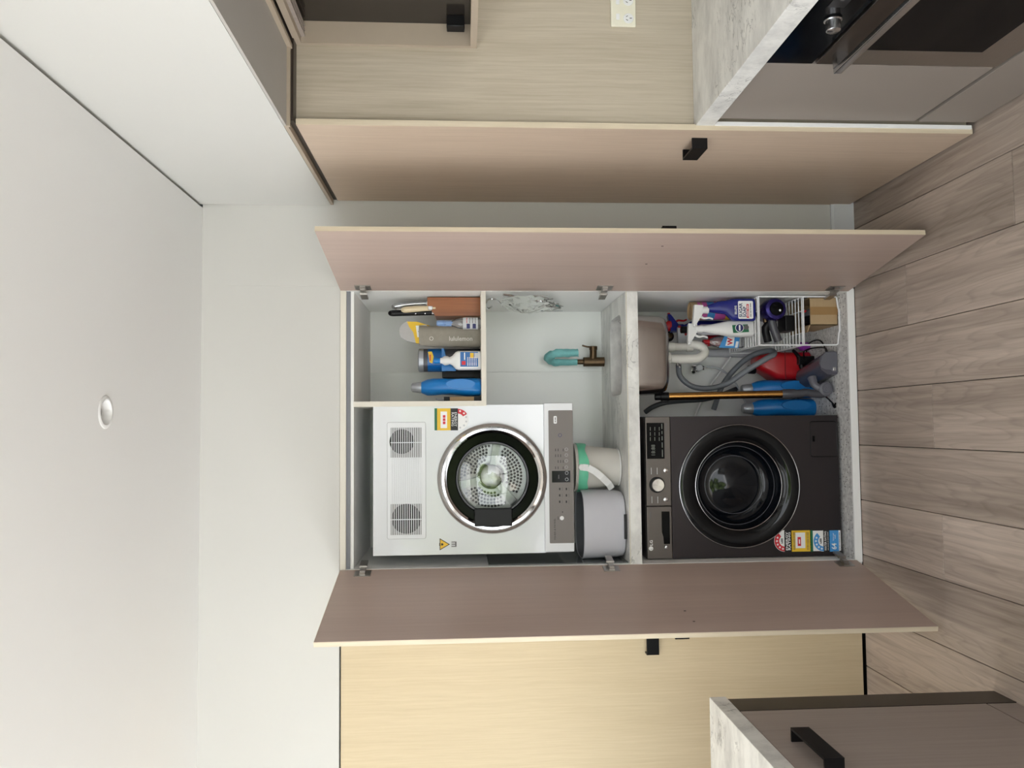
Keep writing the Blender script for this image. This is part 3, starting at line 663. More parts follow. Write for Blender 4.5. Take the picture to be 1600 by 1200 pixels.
for ring in range(5):
    r = .072+ring*.0138; n = int(2*math.pi*r/.0138)
    for i in range(n):
        t = 2*math.pi*i/n+ring*.1
        if min(abs((t-s+math.pi) % (2*math.pi)-math.pi) for s in sp)*r < .028: continue
        g.lathe([(.0054, 0), (.0046, -.0006)], (dc.x+r*math.cos(t), YD+DK+.0095, dc.z+r*math.sin(t)), (0, 1, 0), 8)
pf = part('perforations', g, M_ink, dm); pf['kind'] = 'stuff'
g = G()
for s in sp:
    u = Vector((math.cos(s), 0, math.sin(s))); w = Vector((-math.sin(s), 0, math.cos(s)))
    part('spoke', G().prism([(.03, -.02), (.06, -.013), (.155, -.018), (.155, .018), (.06, .013), (.03, .02)], (dc.x, YD+DK+.008, dc.z), u, w, -YV*.012), M_drum, dm)
part('hub', G().lathe([(.05, 0), (.05, .014), (.044, .018), (.001, .018)], (dc.x, YD+DK+.01, dc.z), (0, -1, 0), 40), M_steel, dm)
part('hub_groove', G().torus((dc.x, YD+DK+.004, dc.z), (0, 1, 0), .052, .0028, 40, 6), M_dgrey, dm)
# energy sticker on the dryer, upside down like the machine
def flat(name, parent, px0, px1, py0, py1, mt, Y, dy=0, r=0):
    a, b = at(px0, py1, Y), at(px1, py0, Y)
    return part(name, G().box((a.x, Y-.0006-dy, b.z), (b.x, Y-dy, a.z)), mt, parent)
st = flat('energy_sticker', dry, 679, 715.5, 638, 672.5, M_wht, YD)
flat('green_band', st, 679, 683, 638, 672.5, M_grn, YD, .0007); flat('yellow_field', st, 683, 704, 638, 672.5, M_yel, YD, .0007)
fw = flat('reading_window', st, 688.5, 698.5, 643, 669, M_wht, YD, .0013)
for k in range(3): flat('red_box', st, 692, 696, 648.6+k*5, 652.8+k*5, M_red, YD, .0019)
flat('black_band', st, 704, 715.5, 638, 672.5, M_ink, YD, .0007)
text(st, 'ENERGY\nRATING', at(709.7, 655.3, YD), M_wht, .058, .022, -XV, -ZV, d=.0016)
cc = at(715.5, 655.3, YD)
part('dial', G().prism(circ((0, 0), .044, 24, math.pi, 2*math.pi), (cc.x, YD, cc.z), XV, ZV, -YV*.0006), M_wht, st)
ra, rb = math.radians(300), math.radians(360)
part('dial_red', G().prism(circ((0, 0), .043, 8, ra, rb)+list(reversed(circ((0, 0), .024, 8, ra, rb))), (cc.x, YD-.0006, cc.z), XV, ZV, -YV*.0006), M_red, st)
for k in range(6):
    t = math.radians(195+k*30)
    part('star', G().prism(star((0, 0), .006, XV, ZV), (cc.x+.035*math.cos(t), YD-.0013, cc.z+.035*math.sin(t)), -XV, -ZV, -YV*.0005), M_wht if k > 3 else M_lgrey, st)
# warning triangle
a, b, c2 = at(687, 860, YD), at(687, 841, YD), at(703, 850.5, YD)
wt = part('warning_triangle', G().prism([(a.x, a.z), (c2.x, c2.z), (b.x, b.z)], (0, YD, 0), XV, ZV, -YV*.0006), M_ink, dry)
m_ = (a+b+c2)/3
part('yellow_field', G().prism([((p.x-m_.x)*.8+m_.x, (p.z-m_.z)*.8+m_.z) for p in (a, c2, b)], (0, YD-.0006, 0), XV, ZV, -YV*.0005), M_yel, wt)
part('flame_mark', G().prism([(0, -.004), (.005, 0), (.003, .008), (0, .004), (-.003, .009), (-.005, 0)], (m_.x, YD-.0012, m_.z+.002), XV, ZV, -YV*.0004), M_ink, wt)
part('base_line', G().box((m_.x-.006, YD-.0016, m_.z+.0135), (m_.x+.006, YD-.0012, m_.z+.0155)), M_ink, wt)
bk = part('booklet_mark', G().box((at(713.5, 855, YD).x, YD-.0004, at(713.5, 855, YD).z), (at(705, 845.5, YD).x, YD, at(705, 845.5, YD).z)), M_lgrey, dry)
text(bk, 'E', at(709.3, 850.3, YD), M_gink, .02, .02, ZV, XV, d=.0006)

# ------------------------------------------------------------------ washing machine
YW = 3.36
wp = lambda px, py, dy=0: at(px, py, YW+dy)
WX0, WX1, WZ0, WZ1 = -.565, .036, .046, .890
ws = thing('washing_machine', 'dark graphite front-loading washing machine under the laundry bench', 'washing machine', ((WX0+WX1)/2, YW, SLAB))
part('body', G().rbox((WX0, YW+.1, WZ0), (WX1, 3.84, WZ1), .012, 3).box((WX0+.003, YW+.015, 1.0-.24), (WX1-.003, YW+.11, WZ1-.003)), M_graph, ws)
zs = wp(1049, 760).z
wc = wp(1153.7, 758.8); WR = .262
part('front_panel', G().plate_hole((wc.x, YW+.0, wc.z), XV, ZV, YV*.105, (WX0+.001-wc.x, WX1-.001-wc.x, WZ0-wc.z, zs-.001-wc.z), lambda a: .19, 72), M_graph, ws)
xd = wp(1027, 791).x
cs = part('control_strip', G().rbox((xd+.0008, YW-.004, zs+.001), (WX1-.001, YW+.02, WZ1-.004), .004, 2), M_graph2, ws)
dw = part('detergent_drawer', G().rbox((WX0+.001, YW-.004, zs+.001), (xd-.0008, YW+.02, WZ1-.004), .004, 2), M_graph2, ws)
for x in (WX0+.06, WX1-.06):
    for y in (YW+.06, 3.78): part('foot', G().cyl((x, y, SLAB), (x, y, WZ0+.004), .02), M_blk, ws)
q = lambda px, py: wp(px, py, -.0045)
a, b = q(1034.5, 850), q(1046, 799)
part('drawer_pull', G().prism([(a.x, b.z), (b.x, b.z), (b.x, a.z), (a.x+.05, a.z), (a.x+.03, a.z-.006), (a.x, a.z-.008)], (0, YW-.0042, 0), XV, ZV, -YV*.0008), M_blkg, dw, 'dark recessed finger pull')
part('drawer_emblem', G().lathe([(.0085, 0), (.006, .003), (.0005, .004)], q(1041, 855), (0, -1, 0), 20), M_alu, dw)
part('logo_disc', G().lathe([(.0095, 0), (.009, .0008)], q(1017.2, 857), (0, -1, 0), 28), M_wht, dw)
text(dw, 'L', q(1017.6, 857.8), M_gink, None, .008, d=.001)
text(dw, 'LG', q(1017.6, 848.2), M_wht, .022, .0125, bold=.02)
text(dw, 'ThinQ', q(1016, 805), M_gink, .026, .008)
a, b = q(1011, 717), q(1037.5, 660.5)
ds = part('display', G().box((a.x, YW-.0052, b.z), (b.x, YW-.004, a.z)), M_blkg, cs)
M_dig = mat('dim_digit_grey', (120, 124, 116), .4)
text(ds, '18:88', q(1020.5, 703)-YV*.001, M_dig, .044, .016)
for i, y in enumerate((670, 678, 686)):
    for xx in (1016, 1023, 1030): text(ds, ('Temp', 'Spin', 'Soil')[i], q(xx, y)-YV*.001, M_dig, .015, .004)
text(ds, 'Prewash  Rinse  Spin  Dry  Steam', q(1034.5, 688)-YV*.001, M_dig, .14, .005)
text(cs, 'Remote start', q(1041, 667), M_gink, .034, .006)
kc = q(1026.7, 757.6)
part('dial_ring', G().lathe([(.034, 0), (.033, .004), (.029, .004)], kc, (0, -1, 0), 40, (False, True)), M_blk, cs)
part('dial', G().lathe([(.0275, 0), (.027, .016), (.025, .018), (.001, .017)], kc-YV*.003, (0, -1, 0), 40), M_chrome, cs, 'polished silver programme dial')
for y in (735, 780.5): part('button', G().lathe([(.0105, 0), (.0105, .003), (.008, .005), (.001, .005)], q(1040, y), (0, -1, 0), 24), M_chrome if y < 740 else M_alu, cs)
for y, x0 in ((736, 1013), (781, 1014)):
    for k in range(5): text(cs, ('Cotton', 'Mix', 'Easy Care', 'Delicates', 'Wool')[k], q(x0+k*4.6, y), M_lgrey if k % 2 else M_gink, .028, .0042)
wd = part('door', G().lathe([(WR, 0), (WR, .012), (WR-.004, .018)], (wc.x, YW, wc.z), (0, -1, 0), 80, (False, False)), M_alu, ws, 'silver edge')
part('door_ring', G().lathe([(WR-.004, .018), (WR-.012, .021), (.20, .015), (.188, .004)], (wc.x, YW, wc.z), (0, -1, 0), 80, (False, False)), mat('tinted_black_glass', (10, 12, 15), .08, var=.1, spec=.3), wd)
part('silver_rim', G().torus((wc.x, YW-.0175, wc.z), (0, -1, 0), WR-.003, .0016, 80, 6), M_alu, wd)
part('bowl_rim', G().torus((wc.x, YW-.006, wc.z), (0, -1, 0), .187, .0016, 72, 6), M_alu, wd)
part('bowl', G().lathe([(.187, .006), (.175, -.02), (.165, -.055), (.15, -.075), (.12, -.085), (.08, -.07), (.001, -.06)], (wc.x, YW, wc.z), (0, -1, 0), 72, (False, True)), mat('smoked_door_bowl', (10, 14, 20), .08, var=.1, spec=.35), wd)
part('bowl_ring', G().torus((wc.x, YW+.03, wc.z), (0, -1, 0), .168, .002, 60, 5), M_dgrey, wd)
part('bowl_ring', G().torus((wc.x, YW+.066, wc.z), (0, -1, 0), .125, .002, 60, 5), M_dgrey, wd)
a, b = wp(1267, 713.5), wp(1306.5, 658.5)
fp = part('filter_flap', G().prism(rrect(a.x, b.x, b.z, a.z, .009), (0, YW, 0), XV, ZV, -YV*.0025), M_graph, ws)
part('flap_outline', G().tube([Vector((u, YW-.001, v)) for u, v in rrect(a.x, b.x, b.z, a.z, .009)], .0026, 5, 1, True), M_blk, fp)
cc = wp(1270.5, 685.5); part('flap_catch', G().rbox((cc.x-.012, YW-.0055, cc.z-.005), (cc.x+.012, YW-.0022, cc.z+.004), .001, 1), M_blkg, fp)
# stickers
st = flat('energy_sticker', ws, 1226, 1313, 828.5, 862, M_wht, YW)
flat('black_band', st, 1226, 1236.5, 828.5, 862, M_ink, YW, .0007)
text(st, 'ENERGY\nRATING', at(1231.3, 845.2, YW), M_wht, .078, .021, d=.0016, bold=.015)
flat('yellow_field', st, 1236.5, 1266.2, 828.5, 862, M_yel, YW, .0007)
flat('reading_window', st, 1243, 1257.5, 832, 856.5, M_wht, YW, .0013)
rd = flat('red_box', st, 1246.2, 1251, 839, 853, M_red, YW, .0019); text(st, '318', at(1248.6, 846, YW), M_wht, .018, .008, d=.003)
for k, xx in enumerate((1239.5, 1241.3, 1261, 1263.2)): text(st, 'when tested in accordance with standard', at(xx, 845.2, YW), M_gink, .075, .0032, d=.0016)
flat('green_band', st, 1266.2, 1269.6, 828.5, 862, M_grn, YW, .0007)
flat('black_band', st, 1286.5, 1295.5, 828.5, 862, M_ink, YW, .0007)
text(st, 'WATER RATING', at(1289.5, 845.2, YW), M_wht, .082, .0095, d=.0016, bold=.01)
text(st, 'joint government and industry programme', at(1293.6, 845.2, YW), M_lgrey, .078, .004, d=.0016)
flat('blue_field', st, 1295.5, 1309.8, 828.5, 862, M_lblue, YW, .0007)
text(st, '64', at(1303, 853.5, YW), M_wht, .026, .022, d=.0016, bold=.02)
text(st, 'litres per\nwash', at(1303, 838.5, YW), M_wht, .032, .014, d=.0016)
text(st, 'when tested in accordance with standard', at(1311.6, 845.2, YW), M_gink, .075, .0032, d=.001)
for (xb, mt, rr) in ((1226, M_red, .0455), (1286.5, M_lblue, .0445)):
    cc = at(xb, 845.2, YW); dy = .0 if xb < 1250 else .0007
    part('dial', G().prism(circ((0, 0), rr, 28, 0, math.pi), (cc.x, YW-dy, cc.z), XV, ZV, -YV*.0006), M_wht, st)
    part('dial_band', G().prism(circ((0, 0), rr*.97, 24, math.radians(38), math.pi)+list(reversed(circ((0, 0), rr*.52, 24, math.radians(38), math.pi))), (cc.x, YW-dy-.0006, cc.z), XV, ZV, -YV*.0005), mt, st)
    for k in range(6):
        t = math.radians(165-k*25); rad = rr*.75
        if k < 5: part('star', G().prism(star((0, 0), .0062, XV, ZV), (cc.x+rad*math.cos(t), YW-dy-.0012, cc.z+rad*math.sin(t)), XV, ZV, -YV*.0004), M_wht, st)
    text(st, 'a joint\nprogramme', at(xb-4.5, 845.2, YW), M_gink, .022, .009, d=.0016+dy)

# ------------------------------------------------------------------ tub and bucket on the laundry bench
tx = (at(983, 820, 3.3)).x
tub = thing('plastic_tub', 'pale grey oval plastic tub on the marble laundry bench beside the white bucket', 'tub', (-.418, 3.44, CT))
o = Vector((-.418, 3.44, 0)); z0 = CT+.001
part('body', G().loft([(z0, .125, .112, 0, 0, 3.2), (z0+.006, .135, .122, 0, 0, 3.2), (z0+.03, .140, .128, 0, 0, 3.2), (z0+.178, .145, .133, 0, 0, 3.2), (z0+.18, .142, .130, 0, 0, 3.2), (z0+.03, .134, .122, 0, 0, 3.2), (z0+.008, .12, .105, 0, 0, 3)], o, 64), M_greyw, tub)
part('lining', G().loft([(z0+.176, .1415, .1295, 0, 0, 3.2), (z0+.03, .1335, .1215, 0, 0, 3.2), (z0+.01, .12, .105, 0, 0, 3)], o, 64, (False, True)), M_greyin, tub, 'inside of the tub, its shade painted as darker grey')  # inner skin in darker grey paints the shade inside the tub
part('grip_slot', G().box((-.472, 3.312, z0+.0005), (-.37, 3.34, z0+.011)), M_ink, tub, 'dark slot under the rim of the base')

bu = thing('bucket', 'white bucket lined with a mint green bag under the dryer', 'bucket', (-.182, 3.475, CT))
o = Vector((-.182, 3.475, 0))
part('body', G().loft([(z0, .077, .077), (z0+.004, .080, .080), (z0+.008, .079, .079), (z0+.185, .1, .1), (z0+.19, .104, .104), (z0+.20, .104, .104), (z0+.20, .099, .099), (z0+.19, .097, .097), (z0+.012, .074, .074)], o, 56), M_offw, bu)
part('foot_ring', G().torus((o.x, o.y, z0+.005), ZV, .079, .003, 48, 6), M_wplast, bu)
lp = [(o.x+.1015*math.cos(t)*(1+.03*math.sin(5*t)), o.y+.1015*math.sin(t)*(1+.03*math.sin(5*t+1))) for t in [2*math.pi*i/48 for i in range(48)]]
g = G(); v = []; f = []
prof = [(1.03, .183), (1.055, .188), (1.065, .18), (1.065, .168), (1.05, .158), (1.035, .148)]
for j, (k, z) in enumerate(prof):
    for i in range(48):
        t = 2*math.pi*i/48; rr = .1*k*(1+.018*noise.noise((3*math.cos(t), 3*math.sin(t), j*1.7)))
        v.append((o.x+rr*math.cos(t), o.y+rr*math.sin(t), z0+z+.012*noise.noise((2*math.cos(t)+5, 2*math.sin(t), j*.2))*(1 if j > 3 else .2)))
for j in range(len(prof)-1):
    for i in range(48): f.append((j*48+i, j*48+(i+1) % 48, (j+1)*48+(i+1) % 48, (j+1)*48+i))
single('bin_bag', G().add(v, f), M_mint, 'mint green bag folded over the rim of the white bucket', 'bag')
hr = [(o.x+.006, o.y-.108, z0+.172), (o.x+.004, o.y-.116, z0+.152), (o.x-.01, o.y-.122, z0+.125), (o.x-.035, o.y-.12, z0+.095), (o.x-.066, o.y-.105, z0+.062), (o.x-.088, o.y-.08, z0+.046)]
g = G()
for p, q in zip(hr[:-1], hr[1:]):
    p, q = Vector(p), Vector(q); t = (q-p); w = t.cross(YV).normalized()*.014
    g.obox(p-w-YV*.002, t*1.03, w*2, YV*.004)
hd_ = part('handle', g, M_wplast, bu, 'flat white carrying handle hanging to the side')
part('pivot', G().lathe([(.014, 0), (.013, .006), (.004, .008)], (o.x+.006, o.y-.104, z0+.178), (0, -1, 0), 24), M_wplast, hd_)

# ------------------------------------------------------------------ upper shelf: things on the cream shelf
S = 1.5802
kbk = thing('knife_block', 'red-brown wooden knife block on the upper shelf against the side', 'knife block', (.51, 3.42, S))
kx0, kx1, ky = .472, .552, 3.40
part('block', G().prism([(kx0, S), (kx1-.001, S), (kx1-.001, S+.225), (kx0+.045, S+.225), (kx0, S+.19)], (0, ky, 0), XV, ZV, YV*.13), M_brownw, kbk)
for k, (x, zb, zt, mt, lab, tilt) in enumerate(((.535, .222, .375, M_alu, 'steel handle', -.008), (.522, .215, .36, M_steel, 'dark steel handle', -.01), (.505, .21, .33, mat('cream_handle', (222, 204, 168), .4), 'cream handle', -.004), (.49, .195, .385, M_blk, 'black riveted handle', -.002))):
    y = ky+(.03 if k in (2, 3) else .07)-(.02 if k == 2 else 0)
    kf = part('knife', G().tube([(x, y, S+zb-.02), (x, y, S+zb+.02), (x+tilt*.5, y-.002, S+(zb+zt)/2), (x+tilt*1.6, y-.006, S+zt-.012), (x+tilt*2.2, y-.012, S+zt)], [.011, .0115, .013, .0135, .009], 12, 3), mt, kbk, lab)
    part('bolster', G().rbox((x-.009, y-.013, S+zb-.008), (x+.009, y+.013, S+zb+.012), .002, 1), M_alu, kf)
    if k == 3:
        for zz in (.235, .275, .315): part('rivet', G().lathe([(.003, 0), (.0028, .001)], (x-.006, y-.0125, S+zz), (0, -1, 0), 12), M_alu, kf)

def bottle(name, label, cat, c, secs, mt, seg=32, rot=0, group=None):
    t = thing(name, label, cat, c, group); part('body', G().loft(secs, c, seg, (True, True), rot), mt, t); return t
c0 = Vector((.432, 3.345, S))
cb = bottle('spray_bottle', 'small clear spray bottle with pale blue trigger in front of the grey bag', 'spray bottle', c0,
    [(0, .022, .018, 0, 0, 3), (.004, .024, .02, 0, 0, 3), (.075, .024, .02, 0, 0, 3), (.095, .02, .017, 0, 0, 2.5), (.12, .012, .012), (.125, .011, .011)], M_clear)
part('label_wrap', G().loft([(.012, .0246, .0206, 0, 0, 3), (.074, .0246, .0206, 0, 0, 3)], c0, 32, (False, False)), M_lgrey, cb, 'pale label')
for z in (.02, .045): part('navy_band', G().box((c0.x-.024, c0.y-.0215, S+z), (c0.x-.004, c0.y-.0205, S+z+.014)), M_navy, cb)
for k in range(4): text(cb, 'ingredients and directions', (c0.x+.01, c0.y-.0207, S+.022+k*.012), M_red if k == 3 else M_gink, .022, .004)
M_pblue = mat('pale_blue_plastic', (128, 160, 206), .3)
tg = part('trigger_head', G().loft([(.122, .012, .012), (.145, .012, .013), (.15, .013, .022, 0, -.006), (.178, .012, .024, 0, -.008), (.184, .008, .018, 0, -.006)], c0, 20), M_pblue, cb)
part('trigger', G().tube([c0+Vector((0, -.026, .155)), c0+Vector((0, -.034, .14)), c0+Vector((0, -.03, .118))], .0042, 8, 3), M_pblue, tg)

bg0 = Vector((.388, 3.43, S))
def crumple(secs, o, seg, amp, fr):
    g = G().loft(secs, o, seg)
    for i, p in enumerate(g.v): g.v[i] = p+Vector((noise.noise(p*fr), noise.noise(p*fr+Vector((7, 3, 1))), .4*noise.noise(p*fr+Vector((1, 9, 4)))))*amp
    for i, p in enumerate(g.v):
        if p.z < o.z: p.z = o.z
    return g
bgt = thing('fabric_bag', 'taupe grey fabric bag with pale lettering standing on the upper shelf', 'bag', bg0)
fb = part('bag', crumple([(0, .048, .03, 0, 0, 3), (.01, .05, .034, 0, 0, 3), (.05, .049, .034, 0, 0, 3), (.1, .048, .032, 0, 0, 2.6), (.15, .047, .03, 0, 0, 2.5), (.2, .045, .028, 0, 0, 2.3), (.235, .044, .022, 0, 0, 2.2), (.262, .042, .014, .004, 0, 2)], bg0, 40, .006, 28), M_bag, bgt)
M_bagp = mat('pale_bag_print', (214, 210, 202), .6)
# the word runs down the bag
LW = at(720, 529, 3.388)
fb_text = text(fb, 'lululemon', LW, M_bagp, .098, .019, -ZV, XV, d=.0, bold=.01)
part('bag_emblem', G().torus(at(674, 529, 3.388), (0, -1, 0), .0075, .0012, 24, 5), M_bagp, fb)
# foam pad poking out of the bag
pa, pb = at(624, 515, 3.44), at(660, 522, 3.44)
ax = (pa-pb).normalized(); ay = ax.cross(YV).normalized()
fm = thing('foam_pad', 'grey foam pad in yellow wrapping sticking out of the taupe bag', 'foam pad', pb)
cc = pb
part('pad', G().prism([(x, y) for x, y in [(-.03, -.04), (.0, -.046), (.04, -.047), (.07, -.044), (.09, -.03), (.1, -.008), (.098, .012), (.085, .032), (.06, .042), (.02, .042), (-.03, .036)]], cc, ax, ay, YV*.022), M_foam, fm)
wr = part('wrapping', G().prism([(-.03, -.041), (.03, -.048), (.075, -.04), (.062, -.02), (.04, .0), (.03, .02), (.02, .043), (-.03, .037)], cc-YV*.0012, ax, ay, YV*.0245), M_yel, fm)
bl = part('paper_label', G().prism([(-.01, -.042), (.035, -.03), (.018, .018), (-.024, .002)], cc-YV*.002, ax, ay, YV*.0008), M_wht, wr)
for k in range(7):
    part('bar', G().prism([(.0+k*.0032, -.022+.002*k), (.0016+k*.0032, -.0215+.002*k), (-.0084+k*.0032, .004), (-.010+k*.0032, .0035)], cc-YV*.0026, ax, ay, YV*.0005), M_grn, bl)

# blue and dark wipes canister
o = Vector((.287, 3.46, S))
cn = bottle('canister', 'dark canister with blue wrap and grey lid behind the white bottle', 'canister', o, [(0, .048, .048), (.003, .05, .05), (.245, .05, .05)], M_dgrey)
part('blue_wrap', G().loft([(.15, .0506, .0506), (.225, .0506, .0506)], o, 32, (False, False)), M_blue2, cn)
part('wrap_edge', G().prism([(-.05, 0), (-.02, .0), (.0, .03), (.02, .045), (.046, .052), (.046, .06), (-.05, .06)], o+Vector((0, -.0512, .105)), XV, ZV, YV*.002), M_blue, cn)
part('lid', G().loft([(.243, .051, .051), (.262, .051, .051), (.266, .046, .046)], o, 32), M_silv, cn)
part('yellow_patch', G().prism([(0, 0), (.006, .012), (.05, .018), (.052, .002), (.03, -.006)], o+Vector((-.018, -.0515, .205)), XV, ZV, YV*.0008), M_yel, cn)
text(cn, 'print', o+Vector((.007, -.0522, .214)), M_red, .026, .008)
# white bottle with blue label
o = Vector((.277, 3.36, S))
wb_ = bottle('cleaner_bottle', 'white bottle with blue cap and blue printed label on the upper shelf', 'bottle', o,
    [(0, .037, .024, 0, 0, 4), (.005, .04, .027, 0, 0, 4), (.095, .04, .027, 0, 0, 4), (.105, .036, .025, 0, 0, 3.5), (.12, .02, .017), (.13, .015, .015), (.14, .019, .019), (.152, .02, .02), (.162, .013, .013), (.172, .011, .011)], M_wplast)
part('cap', G().loft([(.17, .0115, .0115), (.172, .013, .013), (.195, .012, .012), (.197, .01, .01)], o, 24), M_blue, wb_)
lb = part('label_print', G().box((o.x-.033, o.y-.0281, S+.012), (o.x+.034, o.y-.0268, S+.086)), M_blue2, wb_)
part('white_strip', G().box((o.x-.033, o.y-.0286, S+.012), (o.x-.028, o.y-.028, S+.086)), M_wht, lb)
part('red_patch', G().box((o.x-.02, o.y-.0286, S+.064), (o.x-.004, o.y-.028, S+.08)), M_red, lb)
part('yellow_patch', G().box((o.x+.008, o.y-.0286, S+.03), (o.x+.03, o.y-.028, S+.045)), M_yel, lb)
part('white_patch', G().box((o.x+.008, o.y-.0286, S+.012), (o.x+.03, o.y-.028, S+.027)), M_lgrey, lb)
for k in range(6): text(lb, 'directions for safe use', (o.x-.006, o.y-.0287, S+.02+k*.007), M_wht, .036, .004)
text(lb, 'CLEANER', (o.x+.016, o.y-.0287, S+.068), M_wht, .03, .007)

single('black_box', G().rbox((.212, 3.47, S), (.246, 3.60, S+.165), .002, 1), M_blk, 'narrow black box standing behind the blue detergent bottle on the shelf', 'box')
# detergent bottles: one on the shelf, two on the slab
def detergent(o, s, label, sub):
    t = thing('detergent_bottle', label, 'bottle', o, 'blue detergent bottles')
    part('body', G().loft([(0, .034*s, .055*s, 0, 0, 3), (.006*s, .038*s, .06*s, 0, 0, 3), (.06*s, .038*s, .06*s, 0, 0, 2.8), (.11*s, .034*s, .056*s, .002*s, 0, 2.6), (.16*s, .034*s, .05*s, .004*s, 0, 2.5), (.2*s, .036*s, .044*s, .002*s, 0, 2.4), (.225*s, .034*s, .036*s), (.245*s, .026*s, .026*s), (.252*s, .022*s, .022*s)], o, 40), M_blue, t)
    part('side_grip', G().prism([(.02*s*math.cos(a)+.012*s, .085*s+.06*s*math.sin(a)) for a in [2*math.pi*i/28 for i in range(28)]], o+Vector((0, -.0605*s, 0)), XV, ZV, YV*.02), M_blue, t)
    part('cap', G().loft([(.25*s, .023*s, .023*s), (.255*s, .0235*s, .0235*s), (.288*s, .019*s, .019*s), (.291*s, .016*s, .016*s)], o, 28), M_silv, t)
    if sub: part('cap_liner', G().loft([(.2905*s, .0145*s, .0145*s), (.292*s, .014*s, .014*s)], o, 24), M_greyin, t)
    return t
detergent(Vector((.166, 3.39, S)), 1.0, 'blue detergent bottle with silver cap on the upper shelf', 1)
pb_ = thing('marker_box', 'small dark box with a marker leaning on the divider beside the blue bottle', 'box', (.12, 3.34, S))
part('carton', G().rbox((.107, 3.325, S), (.124, 3.375, S+.155), .001, 1), M_blk, pb_)
part('print', G().box((.108, 3.324, S+.03), (.1235, 3.3252, S+.13)), M_kraft, pb_)
single('marker', G().tube([(.111, 3.35, S+.155), (.113, 3.345, S+.175), (.116, 3.34, S+.188)], [.004, .005, .003], 8, 3), M_silv, 'tiny silver marker on top of the dark carton', 'marker')

# bundle of wire hangers hanging under the shelf
wh = thing('wire_hanger_bundle', 'bundle of chrome wire hangers in clear film under the upper shelf', 'hangers', (.53, 3.4, 1.3))
P3 = lambda *q: [at(x, y, Y) for x, y, Y in q]
def atx(px, py, X):
    d = ray(px, py); return CAM+d*(X/d.x)
PX = lambda *q: [atx(x, y, X) for x, y, X in q]
part('hook', G().tube(PX((768, 479, .528), (764, 482, .528), (760, 480, .528), (759, 474, .53), (763, 468, .532), (771, 467, .532), (778, 470, .532), (783, 474, .532), (798, 474, .532)), .0042, 8, 4), M_chrome, wh)
part('bar', G().tube(PX((786, 460.5, .54), (810, 464, .536), (845, 471, .532), (868, 477, .53), (876, 481, .526)), [.005, .006, .005, .004, .003], 8, 4), M_chrome, wh)
part('collar', G().cyl(atx(795, 474, .532), atx(802, 474, .532), .009), M_ink, wh)
for k in range(9):
    pts = [(800, 472+k % 3, .532)]
    for j in range(1, 6): pts.append((800+j*(11+k*.6), min(486, max(462, 463+k*2.6+4*math.sin(k*2.1+j*.9))), .538-.004*j))
    part('wire', G().tube(PX(*pts), .0016, 5, 4), M_steel if k % 2 else M_chrome, wh)
part('loose_wire', G().tube(PX((798, 476, .53), (810, 486, .52), (822, 489, .516), (836, 486, .516), (850, 480, .52)), .0011, 5, 4), M_steel, wh)
fmg = G(); v = []; f = []; nu, nv = 22, 12
for i in range(nu):
    for j in range(nv):
        px = 784+104*i/(nu-1); wd_ = 14*math.sin(math.pi*min(1, .15+i/(nu-1)*.9)); py = 472+(i/(nu-1))*6+wd_*(j/(nv-1)*2-1)
        p = atx(px, min(max(py, 461), 490), .528)
        v.append(p+Vector((-.016*abs(noise.noise(p*45)), .02*noise.noise(p*32), .008*noise.noise(p*40))))
for i in range(nu-1):
    for j in range(nv-1): f.append((i*nv+j, (i+1)*nv+j, (i+1)*nv+j+1, i*nv+j+1))
part('film', fmg.add(v, f), M_film, wh, 'crumpled clear film')

# ------------------------------------------------------------------ plumbing under the sink
dt = thing('drain_trap', 'white plastic drain trap under the steel sink', 'drain trap', (sc_.x, sc_.y, .5))
T0 = Vector((sc_.x-.012, sc_.y, .7605))
part('coupling_nut', G().lathe([(.030, 0), (.031, -.004), (.031, -.022), (.026, -.026)], T0, (0, 0, 1), 10), M_pipe, dt, sharp=20)
pb0 = at(1098, 561, sc_.y); zb_ = pb0.z
part('down_pipe', G().tube([T0-ZV*.01, T0-ZV*.08, (T0.x, T0.y, zb_+.04), (T0.x+.006, T0.y, zb_+.012), (T0.x+.028, T0.y+.008, zb_-.012), (T0.x+.055, T0.y+.02, zb_-.004), (T0.x+.068, T0.y+.03, zb_+.03), (T0.x+.07, T0.y+.035, zb_+.05)], .0195, 18, 4), M_pipe, dt)
q0 = Vector((T0.x+.058, T0.y+.05, zb_+.03))
part('sleeve', G().lathe([(.0215, 0), (.0215, .026), (.0195, .028)], q0+ZV*.0, (0, 0, 1), 24), M_offw, dt)
part('up_pipe', G().tube([q0, q0+ZV*.06, q0+ZV*.1], .0185, 18, 3), M_offw, dt)
e0 = q0+ZV*.1
part('elbow', G().tube([e0-ZV*.012, e0+ZV*.012, e0+Vector((.012, .014, .034)), e0+Vector((.04, .05, .036)), e0+Vector((.05, .12, .03)), Vector((e0.x+.055, YB-.001, e0.z+.03))], [.023, .024, .026, .024, .021, .021], 18, 4), M_pipe, dt)
wpz = at(1112, 551, 3.83)
wpp = single('waste_pipe', G().tube([(wpz.x, 3.835, wpz.z+.03), (wpz.x-.004, 3.835, .3), (wpz.x-.006, 3.835, SLAB)], .02, 16, 3), M_greyw, 'pale grey waste pipe running down the cupboard back wall', 'pipe')
vc = at(1090, 575, 3.81)
vv = thing('stop_valve', 'chrome stop valve with clear handle on the back wall under the sink', 'valve', vc)
part('valve_body', G().cyl(vc+Vector((0, 0, .03)), vc+Vector((0, 0, -.03)), .011).cyl(vc, (vc.x, YB-.001, vc.z), .009).lathe([(.018, 0), (.016, .006)], (vc.x, YB-.007, vc.z), (0, 1, 0), 20), M_chrome, vv)
part('valve_handle', G().lathe([(.015, 0), (.018, .004), (.018, .016), (.013, .02)], vc+Vector((0, -.012, -.004)), (0, -1, .2), 10), M_lgrey, vv, sharp=20)
